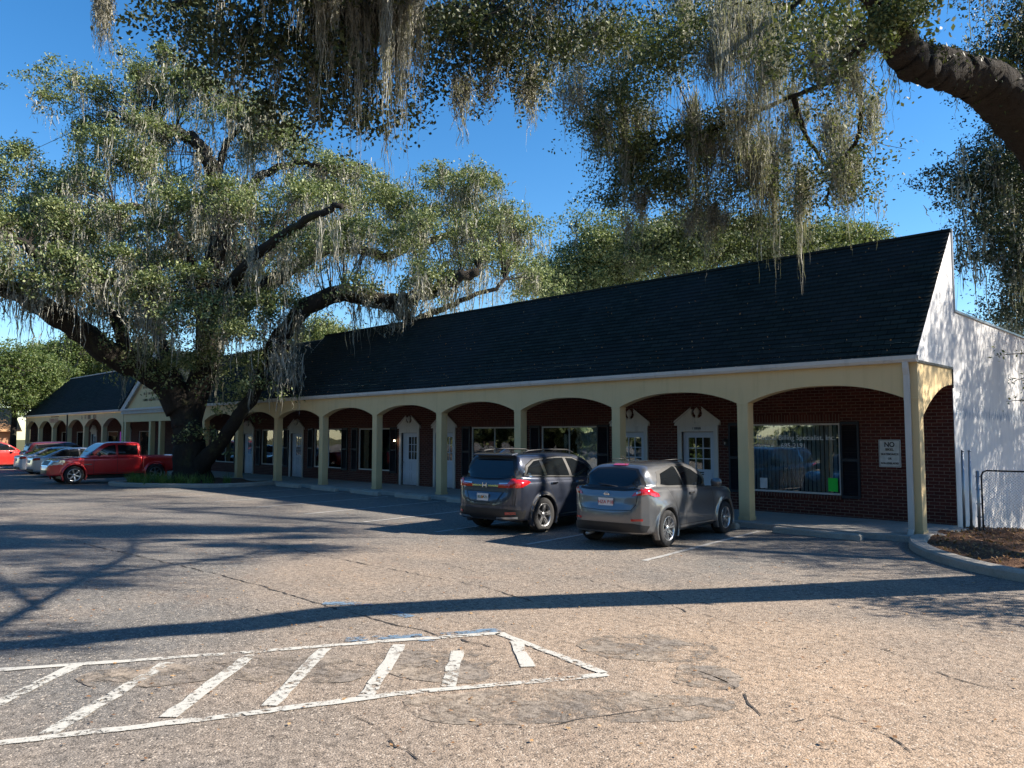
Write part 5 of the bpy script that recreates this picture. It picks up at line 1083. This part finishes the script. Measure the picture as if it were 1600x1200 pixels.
EL = [(60, 330, 85, 80, 31), (35, 270, 60, 40, 33), (150, 360, 80, 60, 31), (120, 430, 80, 55, 29), (20, 400, 60, 50, 28), (228, 130, 50, 40, 35), (160, 165, 65, 45, 34), (95, 140, 38, 26, 33), (275, 105, 62, 38, 35), (335, 150, 70, 45, 36), (395, 205, 70, 50, 36), (240, 210, 80, 50, 33), (165, 250, 75, 45, 32), (300, 290, 70, 45, 37), (430, 235, 60, 40, 36), (420, 315, 90, 70, 31), (510, 320, 90, 60, 34), (610, 310, 85, 48, 36), (700, 290, 65, 45, 37), (745, 320, 55, 60, 35), (795, 375, 62, 50, 34), (828, 420, 38, 40, 33), (600, 365, 90, 42, 31), (700, 370, 80, 50, 33), (470, 375, 80, 40, 30), (250, 330, 75, 50, 30), (200, 420, 80, 50, 30), (300, 470, 70, 60, 29.5), (385, 480, 50, 70, 29.5), (245, 500, 60, 55, 30), (440, 478, 50, 34, 30.3), (560, 448, 55, 24, 30.1, .8), (378, 555, 38, 45, 31), (245, 560, 45, 28, 31.8, .8), (660, 452, 40, 20, 30, .8), (320, 380, 80, 60, 40), (120, 330, 90, 60, 38), (250, 440, 90, 60, 39), (400, 420, 80, 50, 41), (530, 400, 60, 30, 39), (655, 430, 50, 28, 30), (755, 420, 60, 34, 32), (368, 615, 26, 30, 32.6), (318, 690, 14, 30, 31.5, .6), (420, 600, 14, 32, 30.5, .6), (300, 560, 50, 40, 31.5, .7), (200, 480, 60, 40, 34), (205, 90, 22, 16, 35), (-60, 380, 90, 90, 29), (-60, 280, 80, 60, 32), (480, 270, 50, 30, 38), (560, 285, 50, 30, 38)]
wts = {36: .35, 43: .8, 37: .5, 38: .6, 39: .9, 40: .5}
ells = []
for i, e in enumerate(EL):
    c, r = ell_px(*e[:5]); ells.append((c, r, e[5] if len(e) > 5 else (.55 if (e[2] < 40 and e[4] > 33) else 1.0)))
P, Cn = spray_points(ells, 250000, 30, .20, .45, pad=.52, fill=26)
leaf_mesh('crown', P, .120, MT['leaf'], oak, .45, .55)
sel = Cn[RNG.permutation(len(Cn))]
twigs(bk, nodes, sel[:900], .045, .010, 1, 4, 4.5)
bk.build('trunk', MT['bark'], oak, fix=False)
nd = np.array(nodes); big = nd[RNG.integers(60, len(nd), 330)]+RNG.normal(size=(330, 3))*np.array([.35, .35, .05])-np.array([0, 0, .15])
low = sel[:900]-np.array([0, 0, .2]); low = low[low[:, 2] > 6.2]; big = big[big[:, 2] > 4.6]; moss_mesh('hanging_moss', np.concatenate([big, low]), 1.45, oak, 24, .036, .17, 6)
# ---------- near tree: trunk outside the frame at the right, limbs arching over the camera and the building
nt_ = thing('live_oak', 'near live oak whose thick dark limb arches in at the upper right, moss curtains below', 'tree')
bk = MB(); N2 = []
LB = [
    ([np.array([5.6, 1.2, -.1]), np.array([5.3, .2, 1.2]), np.array([4.75, -1.5, 2.6]), np.array([4.0, -3.4, 3.75]), at(1690, 330, 9.3), at(1628, 225, 8.9), at(1585, 165, 8.3), at(1542, 128, 8.05), at(1498, 116, 7.9), at(1455, 104, 7.7), at(1420, 85, 7.5), at(1396, 48, 7.4), at(1375, 5, 7.35), at(1330, -60, 7.2), at(1250, -130, 7.0), at(1050, -220, 6.8)], (.60, .52, .46, .40, .33, .29, .255, .235, .21, .19, .17, .15, .13, .12, .11, .10), .20, 21),
    (A((1340, -60, 7.4), (1200, -60, 8.5), (1060, -40, 10), (900, -60, 11.5), (760, -90, 13)), .20, .06, 22),
    (A((1150, -120, 7.5), (900, -120, 8), (700, -90, 8.5), (520, -60, 9), (380, -30, 9.5), (260, 10, 10)), .2, .05, 23),
    (A((1385, 30, 7.6), (1360, 60, 9), (1330, 90, 11), (1290, 130, 13), (1240, 150, 14.5), (1180, 175, 15.5), (1120, 200, 16), (1050, 215, 16.5), (985, 250, 17)), .06, .03, 24),
    (A((1420, 30, 9), (1330, -30, 12), (1240, 10, 15), (1200, 90, 16), (1185, 150, 16.5), (1160, 250, 17), (1195, 300, 17)), .055, .03, 25),
    (A((1240, 10, 15), (1130, 20, 16), (1040, 60, 16.5), (985, 110, 17), (960, 180, 17.3), (930, 230, 17.5)), .07, .02, 26),
    (A((1330, 90, 11), (1345, 150, 12), (1340, 215, 13), (1310, 260, 14), (1290, 320, 14.5)), .05, .02, 27),
    (A((1240, 150, 14.5), (1255, 200, 15), (1268, 225, 15), (1285, 250, 15)), .06, .03, 28),
    ([np.array([5.3, .2, 1.2]), np.array([6.2, 1.8, 3.4]), np.array([7.4, 3.8, 5.4]), np.array([8.5, 6.5, 7.2])], .42, .15, 29),
    ([np.array([7.4, 3.8, 5.4]), np.array([7.5, 7, 7.2]), np.array([7, 11, 8]), np.array([6.5, 15, 8.2])], .2, .08, 30),
    ([np.array([6.2, 1.8, 3.4]), np.array([6.0, 3.5, 7]), np.array([5.5, 6, 11]), np.array([4, 8, 14.5]), np.array([0, 8, 16])], .18, .06, 33),
    (A((1250, -130, 7.2), (1150, -300, 6), (900, -500, 6), (500, -600, 7)), .2, .08, 31)]
for P_, r0, r1, sd in LB: N2 += limb(bk, P_, r0, r1, 18, .13, 9 if sd == 21 else 6, .03, .9, sd)
lp = np.array(N2[:len(smooth_path(LB[0][0], 9))]); lr = np.interp(np.linspace(0, 15, len(lp)), range(16), LB[0][1]); fi = RNG.integers(20, len(lp), 9000); fq = unit(RNG.normal(size=(9000, 3))*np.array([1, 1, .8])+np.array([0, 0, .75])); leaf_mesh('limb_fern', lp[fi]+fq*(lr[fi]*RNG.uniform(.95, 1.16, 9000))[:, None], .05, MT['leaf_near_shaded'], nt_, .3, .3)
EN = [(300, 25, 75, 45, 9.6, 1), (400, 70, 95, 70, 9.3, 1.3), (500, 60, 90, 80, 9.0, 1.4), (560, 140, 70, 60, 9.2, 1.2), (480, 150, 60, 50, 9.6, 1), (555, 190, 30, 30, 9.2, .8), (620, 40, 60, 60, 9.5, 1.2), (240, 8, 30, 20, 9.8, .8), (700, 60, 70, 70, 11.5, .9), (780, 70, 70, 60, 12, .8), (850, 50, 60, 60, 12.5, .8), (690, 130, 40, 28, 11.5, .6), (820, 140, 40, 28, 12, .5), (760, 20, 90, 40, 12, 1), (930, 50, 70, 60, 14, .8), (960, 150, 60, 50, 16, .7), (1010, 90, 70, 60, 16, .7), (930, 210, 40, 45, 17, .5), (985, 240, 60, 40, 17, .8), (1050, 230, 70, 40, 16.5, .7), (1030, 290, 80, 40, 17, .7), (970, 320, 40, 22, 17, .6), (1110, 300, 70, 45, 17, .5), (1090, 60, 70, 60, 15, .5), (1180, 40, 60, 50, 15, .4), (1240, 60, 60, 60, 13, .6), (1300, 60, 60, 60, 10, .9), (1340, 45, 55, 50, 8.3, 1.1), (1410, 22, 45, 30, 7.7, 1.3), (1385, 60, 26, 28, 7.6, 1.2), (1320, 130, 50, 45, 11, .6), (1345, 230, 35, 40, 13, .6), (1330, 300, 40, 35, 14, .6), (1270, 280, 30, 60, 15, .4), (1210, 310, 60, 50, 16.5, .5), (1360, 290, 18, 12, 13.5, .5), (1140, 220, 60, 40, 16, .4),
    (450, -70, 260, 70, 8.2, 1.0), (450, -160, 300, 80, 7.6, 1.0), (900, -90, 300, 80, 9.5, .7), (1250, -90, 160, 70, 9, .6)]
ells = []
for px, py, rx, ry, D, w_ in EN: c, r = ell_px(px, py, rx, ry, D); ells.append((c, r, w_*(1.0 if D < 12 else (.9))*(9.5/D)**-1.6))
ea = [e for e, q in zip(ells, EN) if q[4] < 12.6 and q[0] < 1280 or q[1] < -40]; eb = [e for e, q in zip(ells, EN) if not (q[4] < 12.6 and q[0] < 1280 or q[1] < -40)]
P, Cn = spray_points(ea, 44000, 20, .115, .10, flat=.8, pad=.26, fill=14); leaf_mesh('crown', P, .070, MT['leaf_near_shaded'], nt_, .25, .55, .3)
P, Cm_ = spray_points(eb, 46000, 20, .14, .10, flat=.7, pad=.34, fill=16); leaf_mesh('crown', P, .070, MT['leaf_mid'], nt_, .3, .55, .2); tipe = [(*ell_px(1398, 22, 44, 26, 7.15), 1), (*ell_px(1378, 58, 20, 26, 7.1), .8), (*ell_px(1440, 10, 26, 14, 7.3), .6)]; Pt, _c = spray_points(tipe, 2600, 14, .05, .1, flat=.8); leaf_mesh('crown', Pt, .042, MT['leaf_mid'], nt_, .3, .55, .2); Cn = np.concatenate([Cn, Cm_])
off = [((7.8, 5, 7.2), (2.4, 2.6, 1.5), 1), ((9.5, 8.5, 8.0), (3, 3, 1.8), 1), ((6.6, -1.9, 3.9), (1.2, 1.1, .5), 1.6), ((5.2, 3.9, 7.4), (1.1, 1.2, .7), .9), ((6.5, 9.5, 6.3), (1.6, 2.2, 1.4), 1.3), ((6.3, 13.5, 6.8), (1.8, 2.4, 1.7), 1.3), ((5.6, 17, 6.5), (2, 2.4, 1.7), 1.2), ((5.4, 7.2, 5.4), (1.0, 1.2, .8), 1.5), ((5.2, 5.6, 6.6), (1.0, 1.3, .9), 1.5), ((7.2, 11.5, 8.6), (2.0, 3.4, 1.4), 1.2), ((4.6, 10.6, 4.6), (.9, 1.6, .9), 1.2), ((4.4, 14.6, 5), (.9, 1.8, 1.0), 1.2)]  # unseen clusters added off frame to shade wall, crossover and right foreground
for sx, sy, z, r_, w_ in ((-9.5, -6.0, 14, 1.6, .5), (-12.5, -6.6, 14.5, 2, .6), (-15.5, -6.3, 15, 2, .6), (-18.5, -7.6, 15.5, 2.2, .6), (-22, -7.2, 15.5, 2.4, .6), (-26, -8.5, 16, 2.8, .6), (-31, -10, 16, 3, .6), (-12.5, -10.6, 13, 1.6, 1.0), (-9.5, -11.9, 12.5, 1.4, 1.0), (-15.5, -10.8, 14, 1.9, 1.0), (-7.2, -12.8, 12, 1.1, 1.0), (-4.2, -14.6, 10, 1.0, .9), (-8.2, -9.6, 12, .8, .5), (-11, -8.6, 13, .9, .5), (-19.5, -12.5, 15, 2.2, .7), (-23, -11, 15, 2.2, .6), (-6.3, -5.4, 12.5, .8, .4)):
    off.append(((sx+1.1016*z, sy+.9919*z, z), (r_, r_, r_*.45), w_))  # unseen foliage added up the sun ray from each wanted ground shadow
off += [((4.5, -2.3, 3.3), (.45, .7, .35), 1.0), ((4.15, -3.6, 4.3), (.4, .6, .3), .9)]  # unseen sprays added to fringe the limb's shadow band
off += [((6.0+.5*sin(k*2.1), 8.3+1.25*k, 6.6+2.2*((k*3) % 4)/3), (.9, .8, 1.15), 1.7) for k in range(7)]+[((7.5, 8.5+2.2*k, 11+.8*(k % 2)), (1.3, 1.2, .9), 1.3) for k in range(4)]  # unseen sheet of foliage added to dapple the white wall
P2, Cn2 = spray_points([(np.array(a), np.array(b), c) for a, b, c in off], 100000, 26, .26, .2)
leaf_mesh('crown', P2, .10, MT['leaf_near_shaded'], nt_, .3, .55); moss_mesh('hanging_moss', Cn2[::9]-np.array([0, 0, .1]), 1.2, nt_, 14, .035, .12, 5)
perm = Cn[RNG.permutation(len(Cn))]; twigs(bk, N2, perm[:900], .018, .004, 1, 5, 2.6); twigs(bk, N2, Cn2[::14], .04, .010, 1, 6, 4)
bk.build('trunk', MT['bark'], nt_, fix=False)
def curtain(pts, D, length, strands, wd, spread, n=10, name='hanging_moss', seg=9):
    """pts: polyline (in photo pixels at distance D) along which the curtain hangs"""
    T = []
    for (xa, ya, la), (xb, yb, lb) in zip(pts[:-1], pts[1:]):
        for k in range(n):
            t = k/n; T.append((*at(xa+(xb-xa)*t+RNG.normal()*7, ya+(yb-ya)*t+RNG.normal()*9, D+RNG.normal()*.25), la+(lb-la)*t))
    return np.array(T)
def moss_var(name, T, parent, strands, wd, spread, seg=9):
    o = []
    bins = np.quantile(T[:, 3], [0, .25, .5, .75, 1]); V = []; Fq = []
    for a, b in zip(bins[:-1], bins[1:]):
        m_ = (T[:, 3] >= a) & ((T[:, 3] < b) | (b == bins[-1]))
        if m_.sum() == 0: continue
        ob = moss_mesh(name, T[m_, :3], float(T[m_, 3].mean())*.92, None, strands, wd, spread, seg, fuzz=5, pull=.45); me = ob.data; co = np.empty(len(me.vertices)*3, np.float32); me.vertices.foreach_get('co', co); lp = np.empty(len(me.loops), np.int32); me.loops.foreach_get('vertex_index', lp)
        Fq.append(lp.reshape(-1, 4)+sum(len(v) for v in V)); V.append(co.reshape(-1, 3)); bpy.data.objects.remove(ob)
    return np_mesh(name, np.concatenate(V), np.concatenate(Fq), MT['moss'], parent)
px2m = lambda h, D: h*D/F_
cur = [curtain([(540, -25, px2m(150, 8.8)), (555, -25, px2m(190, 8.8))], 8.8, 0, 0, 0, 0, 5), curtain([(515, -30, px2m(90, 8.8)), (530, -30, px2m(150, 8.8))], 8.8, 0, 0, 0, 0, 5), curtain([(580, -25, px2m(150, 8.8)), (612, -20, px2m(150, 8.8)), (632, -20, px2m(235, 8.8)), (650, -25, px2m(110, 8.8))], 8.8, 0, 0, 0, 0, 7),
    curtain([(165, -30, px2m(100, 9)), (170, -30, px2m(75, 9))], 9, 0, 0, 0, 0, 2), curtain([(486, -30, px2m(150, 8.9)), (490, -30, px2m(110, 8.9))], 8.9, 0, 0, 0, 0, 3)]
moss_var('hanging_moss', np.concatenate(cur), nt_, 150, .008, .04, 18)
cm = []
for x0, y0, x1, y1, h0, h1, D, n in ((1120, 20, 1180, 30, 150, 215, 14, 14), (1180, 20, 1215, 60, 180, 110, 14.5, 9), (1060, -20, 1078, 0, 150, 110, 15.5, 6), (1110, 80, 1150, 60, 90, 100, 15, 7), (1195, 60, 1225, 90, 110, 90, 14.5, 8), (1235, 130, 1248, 190, 110, 60, 15, 5), (1150, 170, 1185, 150, 100, 90, 15.5, 7), (1075, 150, 1085, 200, 120, 140, 16.2, 6), (1095, 210, 1160, 220, 110, 120, 16.5, 14), (1160, 230, 1225, 220, 90, 130, 16.5, 14), (1070, 320, 1150, 340, 90, 60, 16.8, 10), (1190, 250, 1215, 260, 150, 120, 16.5, 7), (1245, 270, 1262, 300, 100, 120, 15.5, 7), (1290, 190, 1310, 200, 110, 120, 14.5, 8), (1310, 250, 1345, 240, 100, 90, 14, 8), (1275, 80, 1330, 90, 90, 120, 11.5, 8), (1340, 60, 1345, 120, 90, 80, 10.5, 4), (1355, 160, 1358, 190, 60, 50, 12.5, 3), (895, 130, 905, 150, 80, 60, 15.5, 4), (935, 180, 950, 220, 90, 60, 17, 5), (975, 180, 1000, 170, 130, 120, 16.8, 7), (715, 130, 728, 140, 60, 60, 11.5, 3), (760, 120, 765, 130, 50, 40, 11.8, 2), (812, 130, 840, 120, 50, 50, 12, 4), (985, 330, 1010, 300, 50, 70, 17, 4), (900, 60, 960, 20, 70, 60, 14, 6)):
    cm.append(curtain([(x0, y0, px2m(h0*.85, D)), (x1, y1, px2m(h1*.85, D))], D, 0, 0, 0, 0, n))
cm = np.concatenate(cm); moss_var('hanging_moss', cm, nt_, 80, .013, .10, 13)
sp_ = Cn[RNG.permutation(len(Cn))][:200]; moss_mesh('hanging_moss', sp_, .6, nt_, 14, .012, .06, 8)
for a, b in (((1408, 75, 7.9), 130), ((1395, 60, 7.9), 80)): moss_mesh('hanging_moss', np.array([at(*a)]*3)+RNG.normal(size=(3, 3))*.03, px2m(b, 7.9), nt_, 26, .008, .03, 14)
# ---------- dark oak at the far right, behind the building
def plain_tree(label, EL_, limbs, nleaf, size, mat, D_moss=0, group=None, per=26, sr=.3, moss_n=0, moss_l=1.0, name='live_oak', twn=220, up=.35, shell=.35):
    t = thing(name, label, 'added_hedge' if name == 'added_hedge' else 'tree', group=group); m = MB(); nn = []
    for i, (P_, r0, r1) in enumerate(limbs): nn += limb(m, P_, r0, r1, 8, .1, 4, .05, .9, i+50)
    el = []
    for e in EL_:
        if len(e) == 2: el.append((np.array(e[0], float), np.array(e[1], float), 1))
        else: c, r = ell_px(*e[:5]); el.append((c, r, e[5] if len(e) > 5 else 1))
    P_, C_ = spray_points(el, nleaf, per, sr*.75, shell, pad=sr*2.2, fill=18); leaf_mesh('crown', P_, size, MT[mat], t, up, .55); pm = C_[RNG.permutation(len(C_))]; twigs(m, nn, pm[:twn], .05, .012, 1, 7, 9)
    m.build('trunk', MT['bark'], t, fix=False)
    if moss_n: moss_mesh('hanging_moss', pm[:moss_n]-np.array([0, 0, .1]), moss_l, t, 16, .035, .16, 6)
    return t
plain_tree('dark live oak hung with moss beyond the white side wall, at the right edge', [(1590, 60, 50, 45, 24), (1560, 110, 30, 24, 24), (1650, 100, 80, 90, 25), (1570, 200, 45, 30, 24), (1515, 275, 55, 28, 24), (1575, 270, 50, 45, 24), (1560, 340, 50, 38, 24, .9), (1585, 400, 45, 50, 24), (1545, 395, 30, 30, 24, .6), (1580, 480, 35, 35, 25, .8), (1650, 300, 90, 120, 26), (1500, 300, 22, 12, 24), (1680, 450, 90, 80, 27), (1590, 515, 50, 14, 32, .8)],
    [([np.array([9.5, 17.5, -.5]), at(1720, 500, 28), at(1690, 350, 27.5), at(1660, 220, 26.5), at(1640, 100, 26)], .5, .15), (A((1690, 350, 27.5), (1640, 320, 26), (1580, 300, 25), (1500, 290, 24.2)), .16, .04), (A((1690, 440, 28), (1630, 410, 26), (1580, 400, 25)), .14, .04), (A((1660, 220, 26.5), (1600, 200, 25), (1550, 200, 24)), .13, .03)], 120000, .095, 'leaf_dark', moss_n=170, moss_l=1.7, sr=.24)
# ---------- small lit twigs entering in front of the white side wall
m = MB(); pts = []; tw = nt_; r0_ = np.array([4.1, -3.1, 3.55])
for P_ in (A((1720, 520, 10), (1650, 545, 10), (1600, 552, 10), (1555, 556, 10)), A((1720, 560, 10), (1640, 580, 10), (1602, 590, 10), (1580, 598, 10)), A((1720, 600, 10), (1640, 618, 10), (1600, 625, 10), (1572, 628, 10))):
    q = limb(m, [r0_]+P_, .016, .003, 5, .1, 5, .01, 1, 3); q = np.array(q); q = q[len(q)//3:]; pts.append(q[RNG.integers(0, len(q), 46)]+RNG.normal(size=(46, 3))*.05)
m.build('sprig_twig', MT['bark'], tw, fix=False); leaf_mesh('sprig_leaves', np.concatenate(pts), .05, MT['leaf'], tw, .4, .5)
# ---------- trees behind the long roof
def bgtree(label, px, py, rx, ry, D, n, lit='leaf_far', group='trees behind the long shop roof', size=.16, moss=0, basez=0, sr=.4, extra=()):
    c = at(px, py, D); b = np.array([c[0], c[1], basez]); R_ = rx*D/F_; H_ = ry*D/F_; EL_ = [(px, py+ry*.1, rx*.8, ry*.75, D)]
    for k in range(7): q = 2*pi*k/7+.4; EL_.append((px+rx*.55*cos(q), py-ry*.45*sin(q), rx*.45, ry*.42, D+R_*.3*sin(q*2.3)))
    EL_ += list(extra)
    lm = [([b, b*.7+c*.3, c+np.array([.3, 0, -H_*.2]), c+np.array([.0, .2, H_*.5])], .32, .08)]+[([b*.55+c*.45, c+np.array([sx*R_*.3, 0, -H_*.3]), c+np.array([sx*R_*.7, 0, H_*.1])], .16, .04) for sx in (-1, 1)]
    return plain_tree(label, EL_, lm, n, size, lit, per=28, sr=sr, moss_n=moss, moss_l=1.4, twn=120, name='background_tree', group=group, up=.4, shell=.4)
bgtree('pale green oak rising behind the middle of the long roof', 950, 410, 85, 62, 46, 42000, 'leaf', extra=[(880, 440, 40, 40, 46), (935, 350, 40, 20, 46)])
bgtree('darker round oak behind the long roof, right of the pale one', 1060, 378, 85, 58, 42, 42000, 'leaf_mid', moss=40)
bgtree('green oak behind the long roof under the hanging moss', 1190, 385, 95, 52, 44, 40000, 'leaf_mid', moss=30)
bgtree('small oak just showing over the roof left of the gable end', 1310, 385, 62, 36, 46, 24000, 'leaf', extra=[(1340, 372, 30, 10, 46)])
bgtree('low oak behind the roof beside the big oak trunk', 500, 535, 60, 40, 50, 18000, 'leaf', moss=20)
bgtree('oak behind the roof right of the big oak crown', 855, 440, 36, 34, 50, 9000, 'leaf')
# ---------- trees far left
GL = 'trees beyond the far wing'
bgtree('bright leafy tree at the left edge beyond the parked cars', 25, 590, 75, 60, 62, 42000, 'leaf_far', GL, .19)
bgtree('tall leafy tree behind the hipped roof', 110, 560, 60, 50, 70, 30000, 'leaf_far', GL, .2)
bgtree('dark tree close behind the hipped roof end', 75, 612, 55, 34, 78, 20000, 'leaf_dark', GL, .2)
bgtree('dark tree behind the far wing roof ridge', 165, 570, 55, 34, 74, 20000, 'leaf_dark', GL, .2)
bgtree('dark tree behind the gabled shop', 240, 560, 50, 40, 70, 18000, 'leaf_dark', GL, .2)
bgtree('leafy tree outside the left edge of the lot', -110, 560, 100, 80, 60, 20000, 'leaf_far', GL, .24)
# trees around the lot behind the camera: they shade it and show in the glass
for i, (x, y, h_, R_) in enumerate(((-30, -36, 15, 8), (-17, -42, 16, 9), (-3, -46, 15, 8), (12, -44, 17, 9), (26, -32, 16, 9), (-43, -32, 14, 8), (30, -14, 15, 7), (-60, -32, 15, 9), (-10, -58, 18, 9), (-80, -40, 16, 9))):
    c = np.array([x, y, h_*.46]); plain_tree(['broad', 'tall', 'low', 'old', 'wide', 'far', 'side', 'corner', 'rear', 'distant'][i]+' oak across the parking lot behind the viewer', [(c, (R_, R_, h_*.46)), (c+np.array([R_*.5, 0, 1]), (R_*.6, R_*.6, h_*.3)), (c-np.array([R_*.5, .5, .5]), (R_*.6, R_*.6, h_*.3))], [([np.array([x, y, -.1]), np.array([x+.2, y, h_*.3]), c+np.array([0, 0, 1.5])], .4, .12)], 13000, .85, 'leaf', twn=30, sr=.6, name='lot_tree')
plain_tree('long green row added unseen behind the viewer to darken window reflections', [(np.array([-92+11*k, -52+3*sin(k*1.7), 2.6]), (7, 2.2, 2.9+.8*sin(k*2.3))) for k in range(13)], [([np.array([-20, -52, -.1]), np.array([-19.5, -52, 1.5]), np.array([-19, -52, 3])], .12, .05)], 26000, .75, 'leaf', twn=60, sr=.6, name='added_hedge')  # unseen greenery added to cover low bright sky in the window reflections
# canopy that throws the dappled shade on the left of the lot (over the camera's left shoulder towards the building)
# ---------- strap leaved plants and litter
def tuft(x, y, n, h, lab):
    V = []; Fs = []; r_ = random.Random(int(x*100))
    for i in range(n):
        a = r_.uniform(0, 2*pi); L = h*r_.uniform(.6, 1.25); w_ = .022; ox, oy = r_.uniform(-.1, .1), r_.uniform(-.1, .1); b = len(V); px, py = -sin(a)*w_/2, cos(a)*w_/2; lean = r_.uniform(.25, .8)
        for k in range(5):
            t = k/4; rr = L*lean*t; z = L*(t-.45*lean*t*t); s_ = 1-t*.92; V += [(ox+cos(a)*rr-px*s_, oy+sin(a)*rr-py*s_, z), (ox+cos(a)*rr+px*s_, oy+sin(a)*rr+py*s_, z)]
        Fs += [(b+2*k, b+2*k+1, b+2*k+3, b+2*k+2) for k in range(4)]
    return V, Fs
gp = [(x, y) for x, y in ((-28.9, -4.5), (-28.3, -4.6), (-27.6, -4.3), (-27.0, -4.0), (-26.5, -3.6), (-28.6, -3.9), (-27.9, -3.7), (-27.2, -3.3), (-26.2, -3.0), (-25.9, -2.5), (-29.2, -3.6), (-26.6, -4.0), (-25.6, -1.9), (-28.0, -4.75), (-27.3, -4.5), (-28.8, -3.2), (-25.8, -3.3), (-29.4, -4.3))]
V = []; Fs = []
for x, y in gp:
    for q in range(3):
        xx, yy = x+rs.uniform(-.25, .25), y+rs.uniform(-.2, .2); v, f = tuft(xx, yy, 24, .48, ''); b = len(V); V += [(a+xx, b_+yy, c+.10) for a, b_, c in v]; Fs += [tuple(i+b for i in ff) for ff in f]
tag(MB().add(V, Fs).build('strap_leaf_plants', MT['grass'], fix=False), 'bank of green strap leaved plants at the foot of the big oak', 'ground cover', kind='stuff')
# fallen leaves on the asphalt
n = 2600; C_ = np.stack([RNG.uniform(-14, 9, n), RNG.uniform(-16, -1, n), np.full(n, .012)], 1); o = leaf_mesh('fallen_leaves', C_, .045, MT['mulch'], None, 1.0, .5)
MT['litter'] = mat_leaf('dry_leaf', (.16, .07, .03), (.30, .16, .07), (.42, .27, .13), .1, .8); o.data.materials[0] = MT['litter']
co = np.empty(len(o.data.vertices)*3, np.float32); o.data.vertices.foreach_get('co', co); co = co.reshape(-1, 3); co[:, 2] = .011+np.abs(RNG.normal(size=len(co)))*.004; o.data.vertices.foreach_set('co', co.ravel()); tag(o, 'dry brown leaves scattered over the asphalt', 'fallen leaves', kind='stuff')
n = 9000; xy = np.stack([RNG.uniform(.1, 12, n), RNG.uniform(-4.2, 6, n)], 1); ok = np.array([in_bed(a-.12, b-.15) and in_bed(a+.15, b-.2) for a, b in xy]); xy = xy[ok]; z = np.array([bed_z(a, b) for a, b in xy])
C_ = np.stack([xy[:, 0], xy[:, 1], z+.02], 1); o = leaf_mesh('leaf_litter', C_, .075, MT['litter'], None, .8, .5); tag(o, 'brown leaf litter on the mulch bed at the building corner', 'leaf litter', kind='stuff')
leaf_mesh('fallen_leaves', ROOF_LITTER, .055, MT['litter'], bld, .9, .5)
# ---------- far left kiosk and wire
kx, ky = -74.0, -4.0
ks = thing('kiosk_building', 'orange building with a brown shingle roof at the far left edge', 'building', (kx, ky, 0))
MB().box(-9, 0, -9, 5.2, 0, 2.5).build('wall', MT['orange_wall'], ks)
MB().prism([(-9.5, 2.4), (-3.2, 4.6), (.6, 2.4)], -9.6, 5.6).build('roof', MT['clay'], ks)
MB().prism([(-8.6, 2.42), (-3.2, 4.35), (-.2, 2.42)], 5.61, 5.68).build('gable_panel', MT['mint'], ks)
MB().box(.001, .05, -6.5, -3.5, .6, 2.0).box(.001, .05, -1.5, 1.5, .6, 2.0).build('window', MT['car_glass'], ks)
m = MB()
for y in (-7.5, -2.5, 2.5, 5.1): m.box(.02, .30, y-.15, y+.15, 0, 2.4)
m.build('post', MT['trim'], ks)
